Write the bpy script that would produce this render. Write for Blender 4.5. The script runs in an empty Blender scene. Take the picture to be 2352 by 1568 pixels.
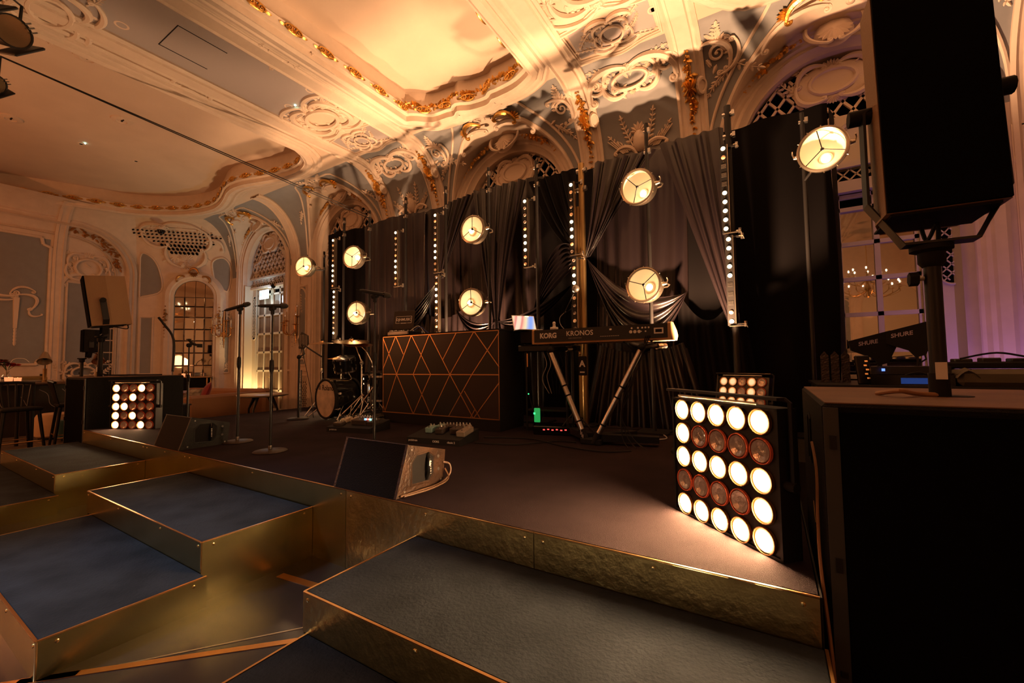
import bpy, bmesh, math, random
from mathutils import Vector, Matrix
from math import pi, sin, cos, radians as rad, sqrt, atan2
random.seed(7)
scene = bpy.context.scene
COL = scene.collection
# ------------------------------------------------------------------ camera
CAM_Z = 1.3175
def make_camera():
    yaw, pitch, roll = rad(31.4488), rad(2.9486), rad(0.6912)
    fwd = Vector((-sin(yaw)*cos(pitch), cos(yaw)*cos(pitch), sin(pitch)))
    right = Vector((cos(yaw), sin(yaw), 0)); down = fwd.cross(right)
    r2 = right*cos(roll) + down*sin(roll); d2 = -right*sin(roll) + down*cos(roll)
    m = Matrix((r2, -d2, -fwd)).transposed().to_4x4(); m.translation = (0, 0, CAM_Z)
    cd = bpy.data.cameras.new('camera'); co = bpy.data.objects.new('camera', cd); COL.objects.link(co)
    co.matrix_world = m; cd.sensor_width = 36; cd.lens = 963.63/2352*36; cd.clip_start = .02; cd.clip_end = 200
    scene.camera = co
make_camera()
# ------------------------------------------------------------------ world, exposure
w = bpy.data.worlds.new('world'); scene.world = w; w.use_nodes = True
w.node_tree.nodes['Background'].inputs[0].default_value = (.9, .6, .4, 1)
w.node_tree.nodes['Background'].inputs[1].default_value = .02
vs = scene.view_settings
vs.view_transform = 'Standard'; vs.look = 'None'; vs.gamma = 1.0; vs.use_curve_mapping = False; vs.exposure = 0.0
scene.cycles.use_denoising = True
scene.cycles.max_bounces = 8; scene.cycles.diffuse_bounces = 4; scene.cycles.glossy_bounces = 5
scene.cycles.sample_clamp_indirect = 4.0; scene.cycles.caustics_reflective = False; scene.cycles.caustics_refractive = False
# ------------------------------------------------------------------ lights
WARM = (1.0, .62, .30); WARM2 = (1.0, .54, .27); COOL = (.62, .80, 1.0)
def spot(name, loc, target, power, col, angle=60, blend=.5, size=.05):
    l = bpy.data.lights.new(name, 'SPOT'); l.energy = power; l.color = col; l.spot_size = rad(angle); l.spot_blend = blend; l.shadow_soft_size = size
    o = bpy.data.objects.new(name, l); COL.objects.link(o); o.location = loc
    o.rotation_euler = (Vector(target)-Vector(loc)).to_track_quat('-Z', 'Y').to_euler(); return o
def point(name, loc, power, col, size=.05):
    l = bpy.data.lights.new(name, 'POINT'); l.energy = power; l.color = col; l.shadow_soft_size = size
    o = bpy.data.objects.new(name, l); COL.objects.link(o); o.location = loc; return o
LK = dict(up=1080, chand=235, cool=800, door=95, purple=48, lampin=.55, lampout=4.5, exit=12, bar=10, blind=26)
# floor blinders on the stage throw their beams up the drape and on to the ceiling
for i, (x, y, k) in enumerate(((-6.6, 4.62, .38), (-3.85, 5.0, 1.0), (-.62, 4.62, 1.6))):
    spot('uplight_beam_%d' % i, (x, y, 1.2), (x-.15, y+.05, 5.5), LK['up']*k, WARM2, 112, .35, .05)
# profile spot rigged above the audience: cool wash over the steps
spot('wash_beam', (-5.2, -2.6, 4.3), (-3.1, .8, .2), LK['cool'], COOL, 30, 1.0, .35)
spot('riser_fill', (-2.2, -4.5, 1.0), (-1.2, 1.0, .22), LK['cool']*.11, (1, .86, .62), 24, .9, .3)  # added warm fill from low in front, no fixture, lifts the brass risers
# LED uplighter on the floor by the right hand wall
spot('purple_uplight_beam', (2.0, 5.55, .35), (2.0, 6.4, 1.9), LK['purple'], (.55, .25, .85), 80, .9, .05)
# ------------------------------------------------------------------ materials
MATS = {}
def mat(name, col=(.8, .8, .8), rough=.5, metal=0, spec=.5, emit=None, es=0, bump=0, bscale=40, vary=0, vscale=6, sheen=0, coat=0, trans=0, ior=1.45, detail=3, stretch=None):
    if name in MATS: return MATS[name]
    m = bpy.data.materials.new(name); m.use_nodes = True; nt = m.node_tree; b = nt.nodes['Principled BSDF']
    b.inputs['Base Color'].default_value = (*col, 1); b.inputs['Roughness'].default_value = rough
    b.inputs['Metallic'].default_value = metal; b.inputs['Specular IOR Level'].default_value = spec; b.inputs['IOR'].default_value = ior
    if emit: b.inputs['Emission Color'].default_value = (*emit, 1); b.inputs['Emission Strength'].default_value = es
    if sheen: b.inputs['Sheen Weight'].default_value = sheen; b.inputs['Sheen Roughness'].default_value = .4
    if coat: b.inputs['Coat Weight'].default_value = coat; b.inputs['Coat Roughness'].default_value = .08
    if trans: b.inputs['Transmission Weight'].default_value = trans
    if bump or vary:
        tc = nt.nodes.new('ShaderNodeTexCoord'); src = tc.outputs['Object']
        if stretch:
            mp = nt.nodes.new('ShaderNodeMapping'); nt.links.new(src, mp.inputs[0]); mp.inputs['Scale'].default_value = stretch; src = mp.outputs[0]
        if bump:
            n = nt.nodes.new('ShaderNodeTexNoise'); n.inputs['Scale'].default_value = bscale; n.inputs['Detail'].default_value = detail; nt.links.new(src, n.inputs[0])
            bp = nt.nodes.new('ShaderNodeBump'); bp.inputs['Strength'].default_value = bump; bp.inputs['Distance'].default_value = .01
            nt.links.new(n.outputs[0], bp.inputs['Height']); nt.links.new(bp.outputs[0], b.inputs['Normal'])
        if vary:
            n = nt.nodes.new('ShaderNodeTexNoise'); n.inputs['Scale'].default_value = vscale; n.inputs['Detail'].default_value = 5; nt.links.new(src, n.inputs[0])
            r = nt.nodes.new('ShaderNodeMapRange'); r.inputs[1].default_value = .3; r.inputs[2].default_value = .7; r.inputs[3].default_value = 1-vary; r.inputs[4].default_value = 1+vary
            nt.links.new(n.outputs[0], r.inputs[0])
            hs = nt.nodes.new('ShaderNodeHueSaturation'); hs.inputs['Color'].default_value = (*col, 1); nt.links.new(r.outputs[0], hs.inputs['Value']); nt.links.new(hs.outputs[0], b.inputs['Base Color'])
    MATS[name] = m; return m
CREAM = mat('cream plaster', (.71, .585, .475), .55, bump=.15, bscale=25, vary=.05)
IVORY = mat('ivory plaster ornament', (.73, .60, .485), .5, bump=.2, bscale=60)
CEIL = mat('painted ceiling plaster', (.68, .545, .43), .65, vary=.04, vscale=2)
BLUE = mat('grey blue panel paint', (.265, .27, .28), .6, bump=.08, bscale=40, vary=.05)
GOLD = mat('gilded ornament', (.78, .45, .12), .34, metal=1, bump=.3, bscale=50)
DARKV = mat('dark void', (.006, .005, .005), .9, spec=.05)
BRASS = mat('brushed brass sheet', (.55, .49, .22), .27, metal=1, bump=.06, bscale=7, vary=.12, vscale=5)
BRASSH = mat('worn brass sheet', (.60, .48, .22), .30, metal=1, bump=.35, bscale=30, vary=.15, vscale=9)
TRIM = mat('copper edge trim', (.75, .42, .17), .3, metal=1)
SCREW = mat('brass screw', (.85, .68, .34), .25, metal=1)
CARPET = mat('dark stage carpet', (.027, .019, .021), .95, spec=.03, bump=.5, bscale=260, vary=.18, vscale=3)
CARPETB = mat('blue step carpet', (.028, .036, .046), .9, spec=.08, bump=.4, bscale=60, vary=.32, vscale=4)
FLOOR = mat('dark polished ballroom floor', (.020, .019, .021), .22, spec=.5, vary=.3, vscale=2)
FLOORW = mat('parquet boards', (.10, .066, .042), .4, vary=.35, vscale=5, stretch=(1, 8, 1))
BLACK = mat('black metal', (.012, .011, .011), .42, spec=.4)
BLACKM = mat('matt black', (.010, .009, .009), .7, spec=.25)
BLACKP = mat('black gloss', (.008, .008, .008), .15, spec=.5)
SPK = mat('black speaker cabinet paint', (.006, .0052, .0048), .65, spec=.14, bump=.5, bscale=160)
GRILLE = mat('speaker grille foam', (.004, .004, .004), .9, spec=.04, bump=.5, bscale=300)
CHROME = mat('chrome', (.75, .73, .70), .14, metal=1)
STEEL = mat('brushed steel', (.55, .53, .50), .32, metal=1)
ALU = mat('satin aluminium tube', (.74, .70, .62), .3, metal=1)
NICKEL = mat('warm nickel lamp body', (.55, .47, .36), .33, metal=1)
SATIN = mat('black satin drape', (.009, .006, .007), .27, spec=.6, sheen=.0, bump=.08, bscale=260)
SATIN2 = mat('black wool drape', (.003, .0024, .0026), .6, spec=.06)
WOOD = mat('pale walnut end cheek', (.50, .27, .11), .4, vary=.35, vscale=5, stretch=(6, 1, 1.5))
WOODB = mat('raw wood underside', (.42, .22, .09), .55, vary=.25, vscale=4, stretch=(1, 6, 1))
WHITE = mat('white print', (.78, .74, .70), .5)
GREYP = mat('grey print', (.42, .39, .36), .5)
GLASS = mat('clear glass', (1, 1, 1), .03, trans=1, spec=.5)
MIRROR = mat('mirror glass', (.80, .76, .70), .015, metal=1)
MIRRORD = mat('aged mirror glass', (.52, .46, .38), .04, metal=1, bump=.02, bscale=2)
DRUMHEAD = mat('mottled drum head', (.60, .47, .36), .6, vary=.28, vscale=6)
BRONZE = mat('cymbal bronze', (.72, .44, .20), .24, metal=1)
COPPERTAPE = mat('copper inlay', (.74, .40, .17), .3, metal=1)
LENSOFF = mat('unlit lamp glass', (.60, .50, .44), .16, metal=.6, bump=.6, bscale=40)
LENSRING = mat('red lamp rim', (.55, .10, .04), .4)
EM_HOT = mat('lit lamp filament glass', (1, .8, .5), .4, emit=(1, .72, .38), es=9)
EM_WARM = mat('lit lamp reflector', (1, .7, .4), .4, emit=(1, .60, .26), es=3.6)
EM_DIM = mat('dim lamp reflector', (.9, .5, .25), .3, emit=(1, .46, .16), es=.22)
EM_BULB = mat('glowing bulb', (1, .9, .7), .3, emit=(1, .82, .52), es=12)
EM_CREAM = mat('lamp bowl enamel', (.90, .72, .48), .45, emit=(1, .58, .22), es=.2)
# ------------------------------------------------------------------ mesh builder
def frame(loc=(0, 0, 0), x=(1, 0, 0), y=(0, 1, 0)):
    x = Vector(x).normalized(); y = Vector(y); y = (y - x*y.dot(x)).normalized(); z = x.cross(y)
    m = Matrix((x, y, z)).transposed().to_4x4(); m.translation = Vector(loc); return m
def T(x=0, y=0, z=0): return Matrix.Translation((x, y, z))
def RX(a): return Matrix.Rotation(rad(a), 4, 'X')
def RY(a): return Matrix.Rotation(rad(a), 4, 'Y')
def RZ(a): return Matrix.Rotation(rad(a), 4, 'Z')
class MB:
    def __init__(s, m=None): s.v = []; s.f = []; s.m = m or Matrix.Identity(4)
    def add(s, vs, fs, m=None):
        b = len(s.v); mm = s.m @ m if m is not None else s.m
        s.v += [mm @ Vector(v) for v in vs]; s.f += [tuple(b+i for i in f) for f in fs]; return s
    def box(s, c, d, m=None, bev=0):
        x, y, z = c; a, b, e = d[0]/2, d[1]/2, d[2]/2
        if bev:
            q = min(bev, a*.9, b*.9, e*.9); vs = []
            for sx in (-1, 1):
                for sy in (-1, 1):
                    for sz in (-1, 1):
                        vs += [(x+sx*(a-q), y+sy*(b-q), z+sz*e), (x+sx*(a-q), y+sy*b, z+sz*(e-q)), (x+sx*a, y+sy*(b-q), z+sz*(e-q))]
            return s.hull(vs, m)
        vs = [(x+i*a, y+j*b, z+k*e) for i in (-1, 1) for j in (-1, 1) for k in (-1, 1)]
        return s.add(vs, [(0, 1, 3, 2), (4, 6, 7, 5), (0, 4, 5, 1), (2, 3, 7, 6), (0, 2, 6, 4), (1, 5, 7, 3)], m)
    def hull(s, vs, m=None):
        bm = bmesh.new()
        for v in vs: bm.verts.new(v)
        r = bmesh.ops.convex_hull(bm, input=bm.verts); 
        bmesh.ops.dissolve_limit(bm, angle_limit=.01, verts=bm.verts, edges=bm.edges)
        bm.verts.index_update(); o = [v.co.copy() for v in bm.verts]; f = [[v.index for v in p.verts] for p in bm.faces]; bm.free()
        return s.add(o, f, m)
    def cyl(s, a, b, r, r2=None, n=16, cap=True, m=None):
        a, b = Vector(a), Vector(b); r2 = r if r2 is None else r2; d = (b-a).normalized()
        u = d.orthogonal().normalized(); w = d.cross(u); vs = []
        for p, q in ((a, r), (b, r2)):
            vs += [p + (u*cos(2*pi*i/n) + w*sin(2*pi*i/n))*q for i in range(n)]
        fs = [(i, (i+1) % n, n+(i+1) % n, n+i) for i in range(n)]
        if cap: fs += [tuple(range(n-1, -1, -1)), tuple(range(n, 2*n))]
        return s.add(vs, fs, m)
    def tube(s, pts, r, n=8, closed=False, m=None, cap=True):
        pts = [Vector(p) for p in pts]; k = len(pts); rs = r if isinstance(r, (list, tuple)) else [r]*k
        vs = []; u = None
        for i, p in enumerate(pts):
            if closed: d = pts[(i+1) % k]-pts[i-1]
            else: d = pts[min(i+1, k-1)]-pts[max(i-1, 0)]
            if d.length < 1e-9: d = Vector((0, 0, 1))
            d.normalize()
            u = d.orthogonal().normalized() if u is None else (u - d*u.dot(d))
            if u.length < 1e-6: u = d.orthogonal()
            u.normalize(); w = d.cross(u)
            vs += [p + (u*cos(2*pi*j/n)+w*sin(2*pi*j/n))*rs[i] for j in range(n)]
        fs = []
        for i in range(k if closed else k-1):
            for j in range(n): fs.append((i*n+j, i*n+(j+1) % n, ((i+1) % k)*n+(j+1) % n, ((i+1) % k)*n+j))
        if cap and not closed: fs += [tuple(range(n-1, -1, -1)), tuple(range((k-1)*n, k*n))]
        return s.add(vs, fs, m)
    def lathe(s, prof, n=24, m=None, cap=True, a0=0, a1=2*pi):
        full = abs(a1-a0-2*pi) < 1e-6; k = n if full else n+1; vs = []
        for r, z in prof: vs += [(r*cos(a0+(a1-a0)*i/n), r*sin(a0+(a1-a0)*i/n), z) for i in range(k)]
        fs = []
        for j in range(len(prof)-1):
            for i in range(n): fs.append((j*k+i, j*k+(i+1) % k, (j+1)*k+(i+1) % k, (j+1)*k+i))
        if cap and full:
            if prof[0][0] > 1e-6: fs.append(tuple(range(k-1, -1, -1)))
            if prof[-1][0] > 1e-6: fs.append(tuple(range((len(prof)-1)*k, len(prof)*k)))
        return s.add(vs, fs, m)
    def ball(s, c, r, n=10, k=6, m=None):
        r = (r, r, r) if not isinstance(r, (list, tuple)) else r; c = Vector(c); vs = [c+Vector((0, 0, -r[2]))]
        for j in range(1, k):
            a = -pi/2+pi*j/k
            vs += [c+Vector((r[0]*cos(a)*cos(2*pi*i/n), r[1]*cos(a)*sin(2*pi*i/n), r[2]*sin(a))) for i in range(n)]
        vs.append(c+Vector((0, 0, r[2]))); L = len(vs)-1
        fs = [(0, 1+(i+1) % n, 1+i) for i in range(n)]
        for j in range(k-2):
            for i in range(n): fs.append((1+j*n+i, 1+j*n+(i+1) % n, 1+(j+1)*n+(i+1) % n, 1+(j+1)*n+i))
        fs += [(L, 1+(k-2)*n+i, 1+(k-2)*n+(i+1) % n) for i in range(n)]
        return s.add(vs, fs, m)
    def prism(s, poly, h, m=None, z=0):
        n = len(poly); vs = [(p[0], p[1], z) for p in poly]+[(p[0], p[1], z+h) for p in poly]
        fs = [tuple(range(n-1, -1, -1)), tuple(range(n, 2*n))]+[(i, (i+1) % n, n+(i+1) % n, n+i) for i in range(n)]
        return s.add(vs, fs, m)
    def grid(s, fn, nu, nv, m=None, cu=False):
        vs = [fn(i/nu, j/nv) for j in range(nv+1) for i in range(nu+1)]
        return s.add(vs, [(j*(nu+1)+i, j*(nu+1)+i+1, (j+1)*(nu+1)+i+1, (j+1)*(nu+1)+i) for j in range(nv) for i in range(nu)], m)
    def sweep(s, path, prof, side, up=None, closed=False, m=None):
        # prof points (a, b): a along side vector, b along up vector, per path point
        k = len(path); n = len(prof); vs = []
        for i, p in enumerate(path):
            sd = Vector(side[i]); uv = Vector(up[i] if up else (0, 0, 1)); p = Vector(p)
            vs += [p+sd*a+uv*b for a, b in prof]
        fs = [(i*n+j, i*n+j+1, ((i+1) % k)*n+j+1, ((i+1) % k)*n+j) for i in range(k if closed else k-1) for j in range(n-1)]
        return s.add(vs, fs, m)
    def mesh(s, name, smooth=True, ang=40):
        me = bpy.data.meshes.new(name); me.from_pydata([tuple(v) for v in s.v], [], s.f)
        bm = bmesh.new(); bm.from_mesh(me); bmesh.ops.remove_doubles(bm, verts=bm.verts, dist=1e-6) if len(s.v) < 20000 else None
        bmesh.ops.recalc_face_normals(bm, faces=bm.faces); bm.to_mesh(me); bm.free()
        if smooth:
            me.polygons.foreach_set('use_smooth', [True]*len(me.polygons)); 
            try: me.set_sharp_from_angle(angle=rad(ang))
            except Exception: pass
        return me
    def build(s, name, material, parent=None, smooth=True, ang=40, kind=None, label=None):
        return obj(name, s.mesh(name, smooth, ang), material, parent, kind, label)
def obj(name, me, material, parent=None, kind=None, label=None):
    o = bpy.data.objects.new(name, me); COL.objects.link(o)
    if material and not me.materials: me.materials.append(material)
    if parent: o.parent = parent
    if kind: o['kind'] = kind
    if label: o['label'] = label
    return o
def tag(o, label, cat, group=None):
    o['label'] = label; o['category'] = cat
    if group: o['group'] = group
    return o
def thing(name, label, cat, loc=(0, 0, 0), rz=0, group=None, rot=None):
    o = bpy.data.objects.new(name, None); COL.objects.link(o); o.empty_display_size = .1
    o.location = loc; o.rotation_euler = rot if rot else (0, 0, rad(rz)); return tag(o, label, cat, group)
def structure(name, label=None, loc=(0, 0, 0)):
    o = bpy.data.objects.new(name, None); COL.objects.link(o); o.location = loc; o['kind'] = 'structure'; o.empty_display_size = .1
    if label: o['label'] = label
    return o
def copy_tree(o, parent=None):
    c = o.copy(); COL.objects.link(c); c.parent = parent
    for ch in list(o.children): copy_tree(ch, c)
    return c
def text_mesh(txt, size, depth=.001, align='CENTER', bold=0, sx=1, shear=0):
    cu = bpy.data.curves.new('txt', 'FONT'); cu.body = txt; cu.size = size; cu.extrude = depth; cu.align_x = align; cu.align_y = 'CENTER'; cu.offset = bold; cu.shear = shear; cu.resolution_u = 3
    o = bpy.data.objects.new('txt', cu); COL.objects.link(o); bpy.context.view_layer.update()
    dg = bpy.context.evaluated_depsgraph_get(); me = bpy.data.meshes.new_from_object(o.evaluated_get(dg)); 
    bpy.data.objects.remove(o); bpy.data.curves.remove(cu)
    if sx != 1:
        for v in me.vertices: v.co.x *= sx
    me.materials.clear(); return me
def text(name, txt, size, M, material, parent, **k):
    me = text_mesh(txt, size, **k); me.transform(M); return obj(name, me, material, parent)
def bez(p0, p1, p2, p3, n=12):
    p0, p1, p2, p3 = map(Vector, (p0, p1, p2, p3)); out = []
    for i in range(n+1):
        t = i/n; out.append(p0*(1-t)**3+p1*3*t*(1-t)**2+p2*3*t*t*(1-t)+p3*t**3)
    return out
def smoothpath(pts, n=6):
    P = [Vector(p) for p in pts]; out = []
    for i in range(len(P)-1):
        a = P[max(i-1, 0)]; b = P[i]; c = P[i+1]; d = P[min(i+2, len(P)-1)]
        for j in range(n):
            t = j/n; out.append(.5*((2*b)+(c-a)*t+(2*a-5*b+4*c-d)*t*t+(3*b-a-3*c+d)*t**3))
    out.append(P[-1]); return out
# ------------------------------------------------------------------ plaster ornament generators (local plane: x right, y up, z out of the wall)
def leaf(mb, M, x, y, ang, L, W, h=.02):
    c, s = cos(ang), sin(ang)
    pts = [(0, 0, 0), (.3*L, W/2, 0), (.75*L, W*.38, 0), (L, 0, h*.3), (.75*L, -W*.38, 0), (.3*L, -W/2, 0), (.35*L, 0, h), (.7*L, 0, h*.8)]
    mb.add([(x+p[0]*c-p[1]*s, y+p[0]*s+p[1]*c, p[2]) for p in pts], [(0, 6, 1), (1, 6, 7, 2), (2, 7, 3), (3, 7, 4), (4, 7, 6, 5), (5, 6, 0)], M)
def scroll(mb, M, x, y, r, a0, turns=1.3, d=1, th=.02, z=.012, n=6):
    k = int(14*turns)+4; pts = []; rs = []
    for i in range(k+1):
        t = i/k; rr = r*(1-t*.82); a = a0+d*2*pi*turns*t
        pts.append((x+rr*cos(a), y+rr*sin(a), z)); rs.append(th*(1-.55*t))
    mb.tube(pts, rs, n, m=M)
    mb.ball((x+r*.15*cos(a0+d*2*pi*turns), y+r*.15*sin(a0+d*2*pi*turns), z), th*1.1, 7, 4, m=M)
def cscroll(mb, M, p0, p1, bulge, th=.02, z=.014, curl=.25, n=6):
    p0, p1 = Vector((*p0, z)), Vector((*p1, z)); d = p1-p0; nrm = Vector((-d.y, d.x, 0)); L = d.length
    P = bez(p0, p0+d*.25+nrm*bulge*1.3, p0+d*.75+nrm*bulge*1.3, p1, 12); k = len(P)
    mb.tube(P, [th*(.6+.6*sin(pi*i/(k-1))) for i in range(k)], n, m=M)
    sg = 1 if bulge > 0 else -1; a = atan2(d.y, d.x)
    if curl:
        scroll(mb, M, p0.x+curl*L*.3*cos(a-sg*.9), p0.y+curl*L*.3*sin(a-sg*.9), curl*L*.3, a+pi-sg*.9, 1.1, sg, th*.7, z, 5)
        scroll(mb, M, p1.x-curl*L*.3*cos(a+sg*.9), p1.y-curl*L*.3*sin(a+sg*.9), curl*L*.3, a+sg*.9, 1.1, -sg, th*.7, z, 5)
def shell(mb, M, x, y, r, a0, a1, n=9, h=.03):
    for i in range(n):
        a = a0+(a1-a0)*i/(n-1); leaf(mb, M, x, y, a, r*(.85+.15*sin(pi*i/(n-1))), r*.34, h)
def spray(mb, M, x, y, ang, L, n=7, rnd=None, w=.05, curve=.6):
    rnd = rnd or random; px, py, a = x, y, ang; pts = [(x, y, .012)]
    for i in range(n):
        st = L/n; a += curve*st/L*(1 if i % 2 else .6); px += st*cos(a); py += st*sin(a); pts.append((px, py, .012))
        f = 1-.5*i/n; leaf(mb, M, px, py, a+.8, w*2*f, w*f, .018); leaf(mb, M, px, py, a-.8, w*2*f, w*f, .018)
    mb.tube(pts, [.010*(1-.5*i/n) for i in range(len(pts))], 5, m=M); leaf(mb, M, px, py, a, w*2, w*.8, .018)
def cartouche(mb, M, x, y, w, h, seed=0, dense=1.0):
    r = random.Random(seed)
    k = 20; pts = [(x+w*.30*cos(2*pi*i/k), y+h*.34*sin(2*pi*i/k), .03) for i in range(k)]
    mb.tube(pts, w*.035, 6, True, m=M)
    for sg in (-1, 1):
        cscroll(mb, M, (x+sg*w*.12, y-h*.48), (x+sg*w*.48, y+h*.02), -.35*sg, w*.04, .02)
        cscroll(mb, M, (x+sg*w*.10, y+h*.48), (x+sg*w*.46, y+h*.10), .35*sg, w*.04, .02)
        spray(mb, M, x+sg*w*.42, y-h*.1, (.4 if sg > 0 else pi-.4), w*.45, 5, r, w*.06, .9*sg)
        spray(mb, M, x+sg*w*.3, y+h*.35, (.9 if sg > 0 else pi-.9), w*.35, 4, r, w*.06, -.8*sg)
    shell(mb, M, x, y+h*.42, h*.24, .5, pi-.5, 7, .03); shell(mb, M, x, y-h*.42, h*.22, pi+.5, 2*pi-.5, 7, .03)
    for i in range(int(16*dense)):
        a = r.uniform(0, 2*pi); q = r.uniform(.3, .55); leaf(mb, M, x+w*q*cos(a), y+h*q*sin(a), r.uniform(0, 6.3), w*r.uniform(.08, .16), w*.06, .02)
def garland(mb, pts, nrms, wid, rnd, ballr=.022):
    # a hanging string of leaves along 3d points with normals
    k = len(pts)
    for i in range(k):
        t = i/(k-1); p = Vector(pts[i]); n = Vector(nrms[i]).normalized(); d = (Vector(pts[min(i+1, k-1)])-Vector(pts[max(i-1, 0)])).normalized(); s = d.cross(n)
        M = Matrix((s, -d, n)).transposed().to_4x4(); M.translation = p
        f = (.35+.9*sin(pi*min(1, t*1.15+.08)))*(.7+.3*sin(i*2.4)**2)
        for q in range(4):
            a = rnd.uniform(-2.9, -.2) if q else -pi/2; leaf(mb, M, rnd.uniform(-.2, .2)*wid, 0, a, wid*f*rnd.uniform(.7, 1.1), wid*f*.5, wid*.35*f)
        mb.ball(M @ Vector((rnd.uniform(-.3, .3)*wid*f, rnd.uniform(-.2, .2)*wid, wid*.22*f)), ballr*f, 6, 4)
def rect_frame(mb, M, x0, y0, x1, y1, w=.05, h=.03, ear=0):
    # raised moulding frame; prof in (outward, out of plane)
    P = [(x0, y0), (x1, y0), (x1, y1), (x0, y1)]
    if ear:
        e = ear; P = [(x0+e, y0), (x1-e, y0), (x1-e, y0+e*.6), (x1, y0+e), (x1, y1-e), (x1-e, y1-e*.6), (x1-e, y1), (x0+e, y1), (x0+e, y1-e*.6), (x0, y1-e), (x0, y0+e), (x0+e, y0+e*.6)]
    poly_frame(mb, M, P, w, h)
def poly_frame(mb, M, P, w=.05, h=.03, prof=None):
    n = len(P); sides = []
    for i in range(n):
        a, b, c = Vector(P[i-1]), Vector(P[i]), Vector(P[(i+1) % n]); d1 = (b-a).normalized(); d2 = (c-b).normalized()
        n1 = Vector((d1.y, -d1.x)); n2 = Vector((d2.y, -d2.x)); m = (n1+n2); m = m/max(.3, m.dot(n1)); sides.append((m.x, m.y, 0))
    prof = prof or [(0, 0), (0, h*.5), (w*.2, h*.55), (w*.3, h), (w*.6, h), (w*.75, h*.5), (w, h*.4), (w, 0)]
    mb.sweep([(p[0], p[1], 0) for p in P], prof, sides, closed=True, m=M)
def lattice(mb, M, inside, x0, x1, y0, y1, pitch, th=.012, ratio=1.4, z=0, steps=40):
    # diamond lattice bars clipped to inside(x, y)
    for sg in (-1, 1):
        k = -int((y1-y0)/ratio/pitch)-2 if sg > 0 else 0
        c = x0-(y1-y0)/ratio-pitch
        while c < x1+(y1-y0)/ratio+pitch:
            seg = None; N = steps
            for i in range(N+1):
                t = i/N; y = y0+(y1-y0)*t; x = c+sg*(y1-y0)/ratio*t if sg > 0 else c+(y1-y0)/ratio*(1-t)-(y1-y0)/ratio*0
                ok = x0 <= x <= x1 and inside(x, y)
                if ok:
                    if seg is None: seg = (x, y)
                    last = (x, y)
                if (not ok or i == N) and seg is not None:
                    if (Vector(last)-Vector(seg)).length > pitch*.2:
                        d = (Vector(last)-Vector(seg)).normalized(); n = Vector((-d.y, d.x))*th/2; a, b = Vector(seg), Vector(last)
                        mb.add([(a.x+n.x, a.y+n.y, z), (b.x+n.x, b.y+n.y, z), (b.x-n.x, b.y-n.y, z), (a.x-n.x, a.y-n.y, z), (a.x+n.x, a.y+n.y, z+th), (b.x+n.x, b.y+n.y, z+th), (b.x-n.x, b.y-n.y, z+th), (a.x-n.x, a.y-n.y, z+th)], [(4, 5, 6, 7), (0, 1, 5, 4), (2, 3, 7, 6)], M)
                    seg = None
            c += pitch
def on_cove(mb, M, x0, ph0, base=0):
    # wrap a relief made in a flat plane (x across, y up the slope, z out) on to the cove of the wall with frame M
    out = []
    for v in mb.v:
        ph = ph0; st = v.y/8
        for _ in range(8): ph += st/sqrt((CA*sin(ph))**2+(CB*cos(ph))**2)
        ph = min(ph, pi/2); n = Vector((-sin(ph)/CB, cos(ph)/CA)).normalized(); z = v.z+base
        ov = v.y-0 if ph < pi/2 else 0
        out.append(M @ Vector((x0+v.x, Z0+CB*sin(ph)+n.x*z, CA*(1-cos(ph))+n.y*z)))
    mb.v = out; return mb
# ------------------------------------------------------------------ room shell
WY = 6.4; ZC = 5.47; Z0 = 4.0; CA = 1.0; CB = ZC-Z0; R1 = 1.28; ZS = 4.17
ARCH = dict(A=-12.2, B=-8.6, C=-3.92, D=.82)
LX = -15.5; CX0, CY0, CX1, CY1 = -15.5, 4.58, -13.9, 6.4; RXW = 5.2; FY = -6.5
def covey(z):
    if z <= Z0: return WY
    q = min(1, (z-Z0)/CB); return WY-CA*(1-sqrt(max(0, 1-q*q)))
I4 = Matrix.Identity(4); MWB = frame((0, 6.4, 0), (1, 0, 0), (0, 0, 1))
def covept(ph): return WY-CA*(1-cos(ph)), Z0+CB*sin(ph)
floor = structure('floor', 'dark polished ballroom floor with copper inlay strips')
MB().add([(-9.2, FY, 0), (RXW, FY, 0), (RXW, WY+.8, 0), (-9.2, WY+.8, 0)], [(0, 1, 2, 3)]).build('polished_floor', FLOOR, floor, False)
FB = structure('floor_2', 'parquet floor beyond the stage')
nb = 0
for i in range(60):            # boards of the far parquet
    y = -2.0+i*.16; off = (i % 3)*.7
    for j in range(6):
        x0 = LX+.0+j*2.1-off; x1 = min(x0+2.09, -9.2)
        x0 = max(x0, LX)
        if x1-x0 < .1: continue
        if y > 4.6 and x0 < CX0+(y-CY0)*.88: continue
        if nb < 290:
            MB().add([(x0, y, .002), (x1, y, .002), (x1, y+.155, .002), (x0, y+.155, .002)], [(0, 1, 2, 3)]).build('floor_board', FLOORW, FB, False); nb += 1
MB().add([(LX, FY, -.004), (-9.2, FY, -.004), (-9.2, WY+.8, -.004), (LX, WY+.8, -.004)], [(0, 1, 2, 3)]).build('sub_floor', FLOORW, FB, False)
# copper strips let into the dark floor, seen between the steps
for a, b, wd in (((-2.75, .47), (-1.35, 1.86), .035), ((-2.68, 1.545), (-2.2, 1.60), .05), ((-3.6, -.4), (-2.6, .62), .035), ((-2.62, 1.86), (-1.5, 1.795), .02)):
    a, b = Vector(a), Vector(b); d = (b-a).normalized(); n = Vector((-d.y, d.x))*wd/2
    MB().prism([(a+n)[:], (b+n)[:], (b-n)[:], (a-n)[:]], .003).build('inlay_strip', COPPERTAPE, floor, False)
MB().prism([(-2.9, .25), (-1.7, 1.75), (-1.692, 1.745), (-2.892, .245)], .002).build('joint_line', STEEL, floor, False)
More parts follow.
